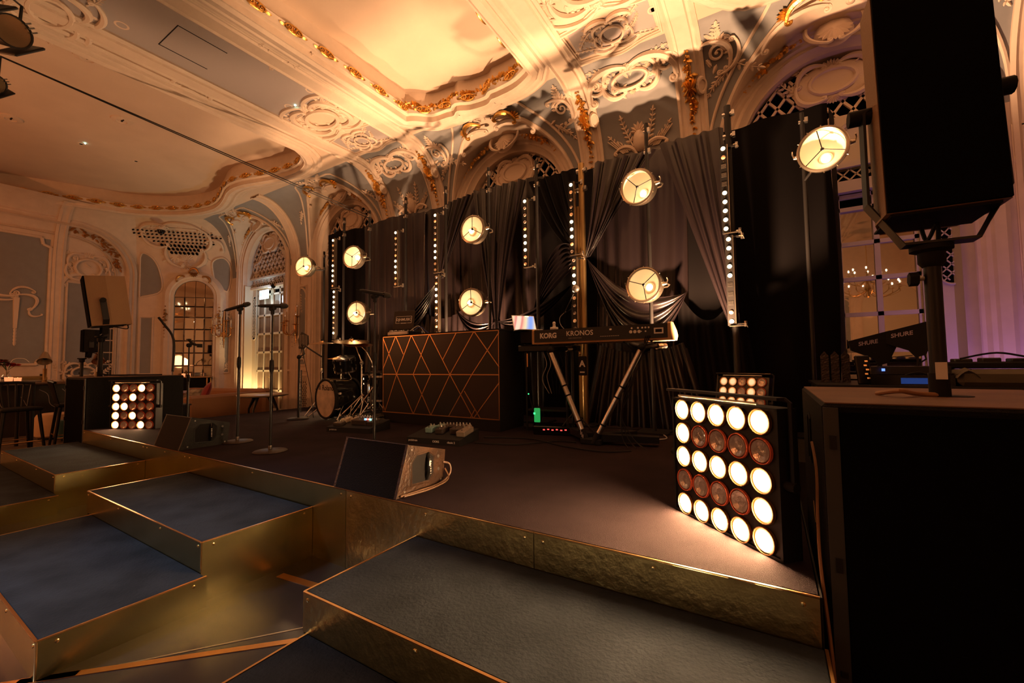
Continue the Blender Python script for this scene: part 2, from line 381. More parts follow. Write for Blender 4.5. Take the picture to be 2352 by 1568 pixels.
# ---- back wall
wb = structure('wall_back', 'cream and grey blue plaster wall with arches behind the black drape')
segs = [(-13.9, ARCH['A']-R1), (ARCH['A']+R1, ARCH['B']-R1), (ARCH['B']+R1, ARCH['C']-R1), (ARCH['C']+R1, ARCH['D']-R1), (ARCH['D']+R1, RXW)]
mb = MB()
for a, b in segs: mb.add([(a, WY, 0), (b, WY, 0), (b, WY, Z0), (a, WY, Z0)], [(0, 1, 2, 3)])
mb.build('wall_face', CREAM, wb, False)
def arch_z(x):
    z = 0
    for c in ARCH.values():
        if abs(x-c) < R1: z = max(z, ZS+sqrt(R1*R1-(x-c)**2))
    return z
xs = []
x = -15.2
while x < RXW: xs.append(x); x += .06
for c in ARCH.values(): xs += [c-R1, c+R1, c-R1+.003, c+R1-.003, c-R1+.02, c+R1-.02]
xs = sorted(xs+[RXW]); NP = 14; vs = []; fs = []
for x in xs:
    zs = max(Z0, arch_z(x)); p0 = math.asin(min(1, (zs-Z0)/CB))
    for j in range(NP+1):
        yy, zz = covept(p0+(pi/2-p0)*j/NP); vs.append((x, yy, zz))
for i in range(len(xs)-1):
    for j in range(NP): fs.append((i*(NP+1)+j, (i+1)*(NP+1)+j, (i+1)*(NP+1)+j+1, i*(NP+1)+j+1))
MB().add(vs, fs).build('cove', BLUE, wb, True, 60)
# arch surrounds, lunette soffits, lattice, medallions
def arch_path(c, r, zlow, n=32):
    P = [(c-r, zlow)]; S = [(-1, 0)]
    for i in range(n+1):
        a = pi-pi*i/n; P.append((c+r*cos(a), ZS+r*sin(a))); S.append((cos(a), sin(a)))
    P.append((c+r, zlow)); S.append((1, 0)); return P, S
def arch(key, zlow, seed):
    c = ARCH[key]; rnd = random.Random(seed)
    P, S = arch_path(c, 1.03, zlow)
    prof = [(.34, .0), (.34, -.05), (.30, -.07), (.26, -.05), (.22, -.05), (.20, -.02), (.16, -.02), (.13, .02), (.10, .02), (.08, .0), (.05, .05), (.02, .08), (0, .09), (0, .30)]
    MB().sweep([(p[0], WY, p[1]) for p in P], [(a, b) for a, b in prof], [(s[0], 0, s[1]) for s in S], [(0, 1, 0)]*len(P)).build('arch_moulding', CREAM, wb, True, 35)
    # soffit from the cove edge back to the wall plane
    vs = []; n = 40
    for i in range(n+1):
        a = pi-pi*i/n; x, z = c+R1*cos(a), ZS+R1*sin(a)
        for q in range(4): vs.append((x, covey(z)+(WY-covey(z))*q/3, z))
    MB().add(vs, [(i*4+q, (i+1)*4+q, (i+1)*4+q+1, i*4+q+1) for i in range(n) for q in range(3)]).build('lunette_soffit', CREAM, wb)
    pts = []
    for i in range(n+1):
        a = pi-pi*i/n; x, z = c+(R1+.02)*cos(a), ZS+(R1+.02)*sin(a); pts.append((x, covey(z)-.012, z))
    MB().tube(pts, .035, 6).build('lunette_edge', CREAM, wb)
    pts = []
    for i in range(n+1):
        a = pi-pi*i/n; x, z = c+(R1+.16)*cos(a), ZS+(R1+.16)*sin(a); zz = min(z, ZC-.01); pts.append((x, covey(zz)-.008, zz))
    MB().tube(pts, .022, 6).build('lunette_edge', CREAM, wb)
    # dark chamber behind
    MB().box((c, WY+.62, 2.75), (2.3, .04, 5.5)).build('recess_backing', DARKV, wb, False)
    # lattice tympanum
    M = frame((c, WY+.26, ZS), (1, 0, 0), (0, 0, 1)); mb = MB()
    lattice(mb, M, lambda x, y: x*x+y*y < 1.06 and y > -.45, -1.03, 1.03, -.45, 1.03, .20, .032, 1.3)
    mb.build('lattice_grille', IVORY, wb, False)
    mb = MB(); mb.lathe([(0, .05), (.2, .05), (.36, .035), (.42, .015), (.44, 0)], 28, m=M @ T(0, .70, .04) @ Matrix.Diagonal((1, .60, 1, 1)))
    cartouche(mb, M @ T(0, 0, .06), 0, .70, .80, .46, seed, 1.5)
    for sg in (-1, 1): spray(mb, M @ T(0, 0, .03), sg*.42, .35, (pi+.6 if sg < 0 else -.6), .5, 6, rnd, .04, .5*sg)
    mb.build('medallion', IVORY, wb, True, 50)
    # crown keystone shell
    kz = ZS+R1-.08; Mk = frame((c, WY-.14, kz-.05), (1, 0, 0), (0, .35, 1)); mb = MB()
    mb.lathe([(0, .06), (.10, .05), (.17, .02), (.2, -.03)], 18, m=Mk @ Matrix.Diagonal((1, 1.2, 1, 1)))
    shell(mb, Mk @ T(0, 0, .05), 0, -.02, .22, pi+.2, 2*pi-.2, 9, .03); cscroll(mb, Mk @ T(0, 0, .04), (-.22, .2), (-.08, -.24), -.3, .025); cscroll(mb, Mk @ T(0, 0, .04), (.22, .2), (.08, -.24), .3, .025)
    mb.build('keystone', IVORY, wb)
    # gilded C scrolls and garlands hugging the crown
    phc = math.asin(min(.985, (ZS+R1-Z0)/CB)); mb = MB()
    for sg in (-1, 1):
        cscroll(mb, I4, (sg*.16, .10), (sg*.50, -.06), .38*sg, .034, .03, .3)
        shell(mb, I4, sg*.46, .0, .15, (-.9 if sg > 0 else pi-.9), (1.4 if sg > 0 else pi+1.4), 7, .035)
    on_cove(mb, MWB, c, phc-.18, .03); m2 = MB()
    for sg in (-1, 1):
        pts = []; nr = []
        for i in range(11):
            a = pi/2-sg*(.26+.065*i); x, z = c+(R1-.06)*cos(a), ZS+(R1-.06)*sin(a); pts.append((x, WY-.10, z)); nr.append((0, -1, .2))
        garland(m2, pts, nr, .10, rnd)
    mb.v += m2.v and []; b0 = len(mb.v); mb.v += m2.v; mb.f += [tuple(i+b0 for i in f) for f in m2.f]
    mb.build('gilded_garland', GOLD, wb, True, 50)
    mb = MB(); spray(mb, I4, 0, .12, pi/2, .35, 6, rnd, .05, 0)
    for sg in (-1, 1): spray(mb, I4, sg*.1, .1, pi/2-sg*.6, .34, 5, rnd, .045, -.5*sg); cscroll(mb, I4, (sg*.1, -.05), (sg*.75, -.3), .2*sg, .03, .02, .2)
    on_cove(mb, MWB, c, phc-.18, .015); mb.build('plaster_sprig', IVORY, wb, True, 50)
    for sg in (-1, 1):
        mb = MB(); spray(mb, I4, 0, 0, (-.5 if sg > 0 else pi+.5), .36, 5, rnd, .04, -.6*sg); spray(mb, I4, 0, 0, (-1.0 if sg > 0 else pi+1.0), .26, 4, rnd, .035, .6*sg); on_cove(mb, MWB, c+sg*1.12, rad(52), .01); mb.build('plaster_sprig', IVORY, wb, True, 50)
for i, k in enumerate('ABCD'): arch(k, 0, 11+i)
# ribs (pilaster strips that run up the cove and across the ceiling)
def rib(x, seed, gild=True):
    n = 18; path = [(x, WY, .0), (x, WY, Z0)]; up = [(0, -1, 0), (0, -1, 0)]
    for i in range(1, n+1):
        ph = pi/2*i/n; y, z = covept(ph); path.append((x, y, z)); nv = Vector((0, -cos(ph)/CA, -sin(ph)/CB)).normalized(); up.append(tuple(nv))
    path.append((x, -1.5 if gild else 5.3, ZC)); up.append((0, 0, -1))
    prof = [(-.19, 0), (-.19, .03), (-.155, .05), (-.13, .03), (-.10, .03), (-.085, .055), (.085, .055), (.10, .03), (.13, .03), (.155, .05), (.19, .03), (.19, 0)]
    MB().sweep(path, prof, [(1, 0, 0)]*len(path), up).build('rib', CREAM, wb, True, 35)
    if not gild: return
    rnd = random.Random(seed); mb = MB(); pts = []; nr = []
    for i in range(20):
        ph = rad(72-64*i/19); y, z = covept(ph); nv = Vector((0, -cos(ph)/CA, -sin(ph)/CB)).normalized(); p = Vector((x, y, z))+nv*.07; pts.append(p); nr.append(nv)
    garland(mb, pts, nr, .105, rnd, .024)
    p, nv = pts[7], nr[7]; M = frame(p+nv*.02, (1, 0, 0), pts[5]-pts[8]); shell(mb, M, 0, -.06, .19, 1.0, pi-1.0, 5, .05); shell(mb, M, 0, .0, .15, pi+.9, 2*pi-.9, 5, .05)
    mb.build('gilded_garland', GOLD, wb, True, 50)
    mb = MB(); Mm = M @ T(.13, -.04, -.04) @ RY(35)
    mb.lathe([(0, .03), (.05, .03), (.06, .045), (.08, .045), (.095, .0)], 18, m=Mm @ Matrix.Diagonal((.8, 1.25, 1, 1))); mb.build('rib_medallion', IVORY, wb)
for i, x in enumerate((-6.98, -5.54, -2.3, -.78)): rib(x, 40+i)
for x in (-10.55, 2.45): rib(x, 3, False)
# trophies at the foot of the blue panels between ribs
for i, x in enumerate((-6.26, -1.54)):
    M = I4; mb = MB(); r = random.Random(90+i)
    for sg in (-1, 1):
        cscroll(mb, M, (sg*.05, -.1), (sg*.38, .02), .3*sg, .028); spray(mb, M, sg*.1, .05, pi/2-sg*.45, .42, 6, r, .045, .3*sg); spray(mb, M, sg*.15, .0, pi/2-sg*1.1, .36, 5, r, .04, .5*sg)
        for q in range(5): mb.tube([(sg*(.18+.02*q), -.02, .01), (sg*(.30+.045*q), .16+.012*q, .02)], .008, 5, m=M)
    mb.lathe([(0, .08), (.07, .07), (.10, .02), (.1, 0)], 14, m=M @ T(0, .1, 0) @ Matrix.Diagonal((1, 1.6, 1, 1))); shell(mb, M, 0, .22, .16, .3, pi-.3, 7, .03)
    on_cove(mb, MWB, x, rad(22), .01); mb.build('trophy_relief', IVORY, wb, True, 50)
# lower wall panels with frames between door A and arch B, and right of door D
def wall_panel(M, x0, y0, x1, y1, par, orn=0):
    mb = MB(); mb.add([(x0, y0, .004), (x1, y0, .004), (x1, y1, .004), (x0, y1, .004)], [(0, 1, 2, 3)], M); mb.build('panel_field', BLUE, par, False)
    mb = MB(); rect_frame(mb, M, x0, y0, x1, y1, .05, .03); mb.build('panel_moulding', CREAM, par, True, 35)
    if orn:
        mb = MB(); w = x1-x0; cx = (x0+x1)/2; r = random.Random(orn)
        cscroll(mb, M, (cx, y1-.02), (x0-.03, y1-.3), -.25, .02); cscroll(mb, M, (cx, y1-.02), (x1+.03, y1-.3), .25, .02); shell(mb, M, cx, y1, .13, .3, pi-.3, 7); spray(mb, M, cx, y1-.1, -pi/2, .5, 7, r, .04, .3)
        for sg in (-1, 1): spray(mb, M, cx, y0+.12, pi/2-sg*.9, .3, 5, r, .05, .5*sg); cscroll(mb, M, (cx+sg*.02, y0+.06), (cx+sg*w*.45, y0+.1), .3*sg, .02)
        for q in range(6): leaf(mb, M, cx+r.uniform(-.05, .05), y0+.2+q*.07, pi/2, .12, .04)
        mb.build('panel_relief', IVORY, par, True, 50)
def grille_panel(M, x0, y0, x1, y1, par):
    MB().add([(x0, y0, .003), (x1, y0, .003), (x1, y1, .003), (x0, y1, .003)], [(0, 1, 2, 3)], M).build('vent_backing', DARKV, par, False)
    mb = MB(); lattice(mb, M, lambda x, y: True, x0, x1, y0, y1, .075, .012, 1.3, .01); lattice(mb, M, lambda x, y: True, x0, x1, y1-.12, y1, .045, .012, 1.3, .012)
    for q in range(5): cscroll(mb, M, (x0+.05+q*(x1-x0-.1)/5, y1-.25), (x0+.05+(q+1)*(x1-x0-.1)/5, y1-.25), .5, .012, .02, .2)
    rect_frame(mb, M, x0, y0, x1, y1, .04, .03); mb.build('vent_grille', IVORY, par, False)
MW = frame((0, WY, 0), (1, 0, 0), (0, 0, 1))
wall_panel(MW, -10.62, 1.35, -10.12, 3.35, wb, 5)
grille_panel(MW, -10.75, .25, -10.0, 1.05, wb)
MB().box((-10.4, WY-.02, 1.2), (1.0, .05, .05)).build('dado_rail', CREAM, wb, False)
wall_panel(MW, 2.3, 1.0, 4.2, 3.7, wb, 6)
MB().tube([(2.62+.03*sin(q*1.7), WY-.03, .4+q*.11) for q in range(30)], [.035+.012*sin(q*2.1) for q in range(30)], 7).build('carved_border', IVORY, wb)
# ---- corner wall (splayed) with tall mirror
wc = structure('wall_corner', 'splayed corner wall in cream and blue plaster with pierced grille')
dC = Vector((CX1-CX0, CY1-CY0, 0)); LC = dC.length; dC.normalize(); nC = Vector((dC.y, -dC.x, 0))
MC = frame((CX0, CY0, 0), dC, (0, 0, 1))           # local x along wall, y up, z into room
def flat(par, M, L, name='wall_face', z=Z0): MB().add([(0, 0, 0), (L, 0, 0), (L, z, 0), (0, z, 0)], [(0, 1, 2, 3)], M).build(name, CREAM, par, False)
flat(wc, MC, LC)
def straight_cove(par, M, x0, x1, material=CREAM):
    n = 14; vs = []
    for x in (x0, x1):
        for j in range(n+1):
            ph = pi/2*j/n; vs.append((x, Z0+CB*sin(ph), CA*(1-cos(ph))))
    MB().add(vs, [(j, n+1+j, n+2+j, j+1) for j in range(n)], M).build('cove', material, par, True, 60)
straight_cove(wc, MC, -1.2, LC+1.2)
def cove_frame(M, x, ph): 
    y, z = Z0+CB*sin(ph), CA*(1-cos(ph)); return M @ frame((x, y, z), (1, 0, 0), (0, cos(ph)*CB, sin(ph)*CA))
# blue shaped fields
for poly in ([(.10, 3.35), (.62, 3.55), (.55, 4.2), (.35, 4.55), (.12, 4.5)], [(1.95, 3.9), (2.3, 3.6), (2.38, 4.3), (2.2, 4.6), (1.9, 4.45)]):
    def lift(p):
        x, y = p; q = max(0, min(1, (y-Z0)/CB)); return (x, y, CA*(1-sqrt(1-q*q))+.006)
    cx = sum(p[0] for p in poly)/len(poly); cy = sum(p[1] for p in poly)/len(poly)
    sub = smoothpath([(*p, 0) for p in poly]+[(*poly[0], 0)], 5)[:-1]
    MB().add([lift((cx, cy))]+[lift(p[:2]) for p in sub], [(0, i+1, (i+1) % len(sub)+1) for i in range(len(sub))], MC).build('panel_field', BLUE, wc, True)
    MB().tube([lift(p[:2]) for p in sub], .025, 6, True, m=MC).build('panel_moulding', CREAM, wc)
wall_panel(MC, .16, 1.15, .42, 2.75, wc, 0); wall_panel(MC, 2.12, 1.15, 2.36, 2.9, wc, 12)
# pierced rococo grille above the mirror
Mg = I4; mb = MB(); mk = MB(); r = random.Random(5)
for row in range(7):
    yy = .34-.105*row; half = (.62, .66, .6, .46, .36, .28, .2)[row]
    k = int(half/.065)
    for i in range(-k, k+1):
        xx = i*.105+(.05 if row % 2 else 0)+(-.16+.05*row if row < 4 else 0)
        mk.lathe([(0, .012), (.034, .012), (.036, 0)], 8, m=Mg @ T(xx, yy, .02) @ RZ(25) @ Matrix.Diagonal((1, 1.35 if row > 3 else .62, 1, 1)))
on_cove(mk, MC, 1.22, rad(40), .02); mk.build('grille_opening', DARKV, wc, False, kind='stuff')
mb.grid(lambda u, v: ((-.62+1.2*u)*(.45+.55*v), -.55+1.02*v, .014), 10, 12)
for a, b, s in (((-.95, .35), (-.35, .55), .2), ((-.35, .55), (.55, .45), .2), ((.55, .45), (.5, -.2), .3), ((.5, -.2), (.12, -.7), .3), ((-.12, -.7), (-.4, -.1), .3), ((-.4, -.1), (-.95, .2), .3), ((.6, .1), (1.0, -.15), .4)): cscroll(mb, Mg, a, b, s, .045, .03, .3)
shell(mb, Mg, 0, -.55, .3, pi*.2, pi*.8, 9, .05); shell(mb, Mg, 0, -.55, .22, pi*1.2, pi*1.8, 7, .05)
for q in range(26): leaf(mb, Mg, r.uniform(-.6, .6), r.choice((.5, -.4, -.6))+r.uniform(-.08, .08), r.uniform(0, 6.3), .16, .06, .03)
on_cove(mb, MC, 1.22, rad(40), .0); mb.build('pierced_grille', IVORY, wc, True, 50)
# arched mirror surround
def arch_frame(par, M, cx, r, zs, prof, name='arch_moulding', zl=0, material=CREAM):
    P = [(cx-r, zl)]; S = [(-1, 0)]
    for i in range(25):
        a = pi-pi*i/24; P.append((cx+r*cos(a), zs+r*sin(a))); S.append((cos(a), sin(a)))
    P.append((cx+r, zl)); S.append((1, 0))
    return MB().sweep([(p[0], p[1], 0) for p in P], prof, [(s[0], s[1], 0) for s in S], [(0, 0, 1)]*len(P), m=M).build(name, material, par, True, 35)
MCX = 1.45; MR = .50; MZS = 3.38
arch_frame(wc, MC, MCX, MR, MZS, [(0, -.02), (0, .05), (.03, .07), (.07, .07), (.10, .10), (.20, .10), (.24, .06), (.28, .03), (.31, 0)], zl=0)
mb = MB(); shell(mb, MC @ T(0, 0, .11), MCX, 4.1, .14, pi+.2, 2*pi-.2, 7, .05); cscroll(mb, MC @ T(0, 0, .1), (MCX-.12, 4.12), (MCX+.12, 4.12), .5, .03)
for sg in (-1, 1):
    cscroll(mb, MC @ T(0, 0, .1), (MCX+sg*.25, 4.0), (MCX+sg*.42, 3.84), .3*sg, .03); 
    pts = [MC @ Vector((MCX+sg*.68, 3.1-.1*i, .12)) for i in range(10)]; garland(mb, pts, [nC]*10, .085, r)
mb.build('gilded_garland', mat('dull gilding', (.45, .23, .08), .45, metal=.8), wc, True, 50)
# the mirror itself: bevelled panes, three columns, in aged glass
mir = thing('arched_mirror', 'tall arched mirror in a gilded surround on the corner wall behind the sofa', 'mirror', (CX0, CY0, 0))
MM = Matrix.Rotation(atan2(dC.y, dC.x), 4, 'Z') @ RX(90)
cols = [MCX-MR+.0, MCX-.24, MCX+.03, MCX+.27, MCX+MR]; rows = [.74, 1.0, 1.35, 1.72, 2.08, 2.42, 2.78, 3.1, 3.38]
for i in range(4):
    for j in range(8):
        x0, x1, y0, y1 = cols[i]+.006, cols[i+1]-.006, rows[j]+.006, rows[j+1]-.006; t = random.uniform(-.012, .012), random.uniform(-.012, .012)
        vs = [(x0, y0), (x1, y0), (x1, y1), (x0, y1)]; xm, ym = (x0+x1)/2, (y0+y1)/2; b = .02
        V = [(x, y, .012) for x, y in vs]+[(x+(b if x < xm else -b), y+(b if y < ym else -b), .02+t[0]*(x-xm)+t[1]*(y-ym)) for x, y in vs]
        MB(MM).add(V, [(4, 5, 6, 7), (0, 1, 5, 4), (1, 2, 6, 5), (2, 3, 7, 6), (3, 0, 4, 7)]).build('pane', MIRROR if i in (1, 2) and j < 6 else MIRRORD, mir, False)
for i in range(4):
    x0, x1 = cols[i]+.006, cols[i+1]-.006; k = 6; P = [(x0, 3.386, .018), (x1, 3.386, .018)]
    for q in range(k+1):
        x = x1+(x0-x1)*q/k; P.append((x, 3.38+sqrt(max(.0004, (MR-.01)**2-(x-MCX)**2)), .018))
    MB(MM).add(P, [tuple(range(len(P)))]).build('pane', MIRRORD, mir, False)
MB(MM).box((MCX, 2.3, .0), (2*MR, 3.2, .01)).build('mirror_back', BLACKM, mir, False)
# ---- left wall
wl = structure('wall_left', 'end wall with large grey blue panels in cream mouldings')
ML = frame((LX, FY, 0), (0, 1, 0), (0, 0, 1)); LL = CY0-FY
flat(wl, ML, LL); straight_cove(wl, ML, -.5, LL+1.0)
yy0 = lambda y: y-FY
P = [(yy0(-2.2), 1.42), (yy0(2.72), 1.42), (yy0(2.72), 1.5), (yy0(2.88), 1.62), (yy0(2.88), 4.38), (yy0(2.74), 4.44), (yy0(2.70), 4.6), (yy0(-2.2), 4.6)]
def lift(p, e=0): 
    q = max(0, min(1, (p[1]-Z0)/CB)); return (p[0], p[1], CA*(1-sqrt(1-q*q))+e)
mb = MB(); k = 10
x0, x1 = yy0(-2.2), yy0(2.86)
mb.grid(lambda u, v: lift((x0+(x1-x0)*u, 1.44+(4.58-1.44)*v), .006), 6, 24, m=ML); mb.build('panel_field', BLUE, wl)
for a in range(len(P)-1):
    pa, pb = Vector(P[a]), Vector(P[a+1]); n = 14; MB().tube([lift(pa.lerp(pb, i/n), .02) for i in range(n+1)], .035, 8, m=ML).build('panel_moulding', CREAM, wl)
# festoon on the big panel
mb = MB(); f = ML @ T(yy0(2.35), 3.2, .01)
cscroll(mb, f, (-.75, .25), (.0, -.1), -.2, .035); cscroll(mb, f, (-.75, .1), (-.05, -.2), -.2, .03); cscroll(mb, f, (-.1, -.05), (.28, .05), .3, .025, .014, .35)
cscroll(mb, f, (.02, -.08), (.25, -.42), .55, .03, .014, .3); cscroll(mb, f, (.22, -.4), (.42, -.55), -.5, .022)
mb.add([(-.06, -.15, 0), (.06, -.15, 0), (.035, -.9, 0), (-.035, -.9, 0), (-.045, -.15, .04), (.045, -.15, .04), (.025, -.9, .03), (-.025, -.9, .03)], [(4, 5, 6, 7), (0, 4, 7, 3), (1, 5, 6, 2), (2, 6, 7, 3)], f)
for q in range(5): leaf(mb, f, 0, -.88-.08*q, -pi/2, .13, .06)
mb.build('festoon_relief', IVORY, wl, True, 50)
# pilaster beside panel, relief niche and sweeping archivolt
MB().sweep([(yy0(3.02), 0, 0), (yy0(3.02), Z0, 0)]+[lift((yy0(3.02), Z0+CB*sin(pi/2*i/8))) for i in range(1, 8)], [(-.11, 0), (-.11, .05), (-.06, .07), (-.04, .05), (.04, .05), (.06, .07), (.11, .05), (.11, 0)], [(1, 0, 0)]*9, [(0, 0, 1)]*9, m=ML).build('pilaster', CREAM, wl, True, 35)
pts = [(3.1, 0), (3.1, 0)]
def arc_band(ya, za, yb, zb, width, name, bulge, out=.08):
    # quarter-elliptic archivolt from a horizontal start to a vertical drop
    path = []; side = []; n = 22
    for i in range(10): path.append((yy0(ya-3+3*i/10), za)); side.append((0, 1))
    for i in range(n+1):
        a = pi/2*(1-i/n); path.append((yy0(ya+(yb-ya)*cos(a)), zb+(za-zb)*sin(a))); d = Vector((cos(a)/(yb-ya), sin(a)/(za-zb))).normalized(); side.append((d.x, d.y))
    path.append((yy0(yb), 0)); side.append((1, 0))
    p3 = [lift(p, .0) for p in path]
    prof = [(0, 0), (0, out*.6), (width*.15, out), (width*.3, out*.6), (width*.5, out*.5), (width*.6, out*.9), (width*.85, out*.7), (width, 0)]
    MB().sweep(p3, prof, [(s[0], s[1], 0) for s in side], [(0, -.2, 1)]*len(p3), m=ML).build(name, CREAM, wl, True, 35)
arc_band(3.2, 4.98, 4.36, 3.95, .26, 'archivolt', 0, .14); arc_band(3.15, 4.72, 4.12, 3.85, .09, 'archivolt', 0, .06)
mb = MB(); rg = random.Random(3)
for i in range(13):
    a = pi/2*(1-i/14); p = lift((yy0(3.15+1.1*cos(a)), 3.9+1.0*sin(a)), .06); 
    for q in range(4): leaf(mb, ML @ T(*p), rg.uniform(-.05, .05), rg.uniform(-.05, .05), rg.uniform(0, 6.3), .12, .05, .03)
mb.build('gilded_garland', MATS['dull gilding'], wl, True, 50)
wall_panel(ML, yy0(3.22), .95, yy0(3.9), 3.55, wl, 0)
mb = MB(); cartouche(mb, ML @ T(0, 0, .03), yy0(3.58), 3.98, .85, .7, 8, 3); cscroll(mb, ML, (yy0(3.12), 3.5), (yy0(3.58), 3.75), .3, .05); cscroll(mb, ML, (yy0(4.02), 3.5), (yy0(3.58), 3.75), -.3, .05)
for q in range(20): leaf(mb, ML @ T(0, 0, .02), yy0(3.58)+rg.uniform(-.45, .45), 4.1+rg.uniform(-.3, .4), rg.uniform(0, 6.3), .15, .06, .03)
mb.build('shell_relief', IVORY, wl, True, 50)
mb = MB(); cartouche(mb, ML @ T(0, 0, .05), yy0(3.56), 1.2, .75, .45, 9, 2); mb.build('foot_relief', IVORY, wl, True, 50)
for i in range(2):          # glazed slit window beside the archivolt
    for j in range(5): MB().box((yy0(4.0)+.14*i, 1.25+.33*j, .012), (.12, .3, .01), ML).build('window_pane', mat('dim window glass', (.06, .06, .06), .1), wl, False)
mb = MB(); rect_frame(mb, ML, yy0(3.93), 1.08, yy0(4.21), 2.75, .035, .03); mb.build('window_frame', CREAM, wl)
# ---- unseen walls close the room; they show in the mirrors
wr = structure('wall_right', 'cream panelled wall'); MRt = frame((RXW, WY, 0), (0, -1, 0), (0, 0, 1)); flat(wr, MRt, WY-FY, z=ZC)
wf = structure('wall_front', 'cream panelled wall opposite the stage'); MF = frame((RXW, FY, 0), (-1, 0, 0), (0, 0, 1)); flat(wf, MF, RXW-LX, z=ZC)
for i in range(7):
    x = 1.4+i*2.9; arch_frame(wf, MF, x, .85, 3.2, [(0, 0), (0, .05), (.08, .08), (.2, .06), (.26, 0)]); mb = MB(); mb.add([(x-.85, 0, .01), (x+.85, 0, .01), (x+.85, 3.2, .01)]+[(x+.85*cos(pi*q/14), 3.2+.85*sin(pi*q/14), .01) for q in range(15)]+[(x-.85, 3.2, .01)], [tuple(range(19))], MF); mb.build('arch_field', BLUE if i % 2 else mat('ivory door paint', (.66, .58, .46), .5), wf, False)
    wall_panel(MF, x+1.2, 1.0, x+1.7, 3.6, wf, 30+i)
wall_panel(MRt, 1.5, 1, 4.5, 3.8, wr, 50); wall_panel(MRt, 6, 1, 9, 3.8, wr, 51)
# ------------------------------------------------------------------ ceiling
ce = structure('ceiling', 'cream plaster ceiling with deep coffers, beams and rococo ornament')
cofL = [(-15.2, 1.98), (-14.91, 2.54), (-14.63, 3.16), (-14.45, 3.59), (-14.25, 4.05), (-13.75, 4.54), (-13.14, 4.9), (-12.4, 5.08), (-11.87, 5.07), (-11.27, 4.93), (-10.78, 4.78), (-10.34, 4.72), (-9.94, 4.76), (-9.46, 4.89), (-8.97, 5.0), (-8.38, 5.04), (-7.96, 4.94), (-7.7, 4.75), (-7.55, 4.5)]
cofL = [tuple(v[:2]) for v in smoothpath([(*p, 0) for p in cofL], 3)]
def wave(c):
    P = [(-1.15, -.30), (-1.0, -.22), (-.8, -.05), (-.5, -.02), (-.38, .0), (-.25, -.07), (-.05, .02), (.25, .05), (.38, -.02), (.5, -.02), (.8, -.05), (1.0, -.12), (1.15, -.2)]
    return [(c+v.x, 5.25+v.y) for v in smoothpath([(*p, 0) for p in P], 3)]
CC = -3.91; CD = CC+4.74
COF = [cofL, wave(CC), wave(CD)]; CYMIN = -4.6; ZR = 5.92
def cof_edge(x):
    for P in COF:
        if P[0][0] <= x <= P[-1][0]:
            for i in range(len(P)-1):
                if P[i][0] <= x <= P[i+1][0]:
                    d = P[i+1][0]-P[i][0]; t = (x-P[i][0])/d if d > 1e-9 else 0; return P[i][1]+(P[i+1][1]-P[i][1])*t
    return None
xs = [LX-.2, RXW]
for P in COF: xs += [p[0] for p in P]+[P[0][0]-1e-4, P[-1][0]+1e-4]
x = LX
while x < RXW: xs.append(x); x += .5
xs = sorted(set(xs)); mb = MB()
for a, b in zip(xs[:-1], xs[1:]):
    m = (a+b)/2; inside = cof_edge(m) is not None
    YB = WY-CA+.02
    if not inside: mb.add([(a, FY, ZC), (b, FY, ZC), (b, YB, ZC), (a, YB, ZC)], [(0, 1, 2, 3)])
    else:
        ea = cof_edge(a) if cof_edge(a) is not None else cof_edge(m); eb = cof_edge(b) if cof_edge(b) is not None else cof_edge(m)
        mb.add([(a, ea, ZC), (b, eb, ZC), (b, max(YB, eb), ZC), (a, max(YB, ea), ZC)], [(0, 1, 2, 3)]); mb.add([(a, FY, ZC), (b, FY, ZC), (b, CYMIN, ZC), (a, CYMIN, ZC)], [(0, 1, 2, 3)])
mb.build('ceiling_face', CEIL, ce, False)
rc = random.Random(21)
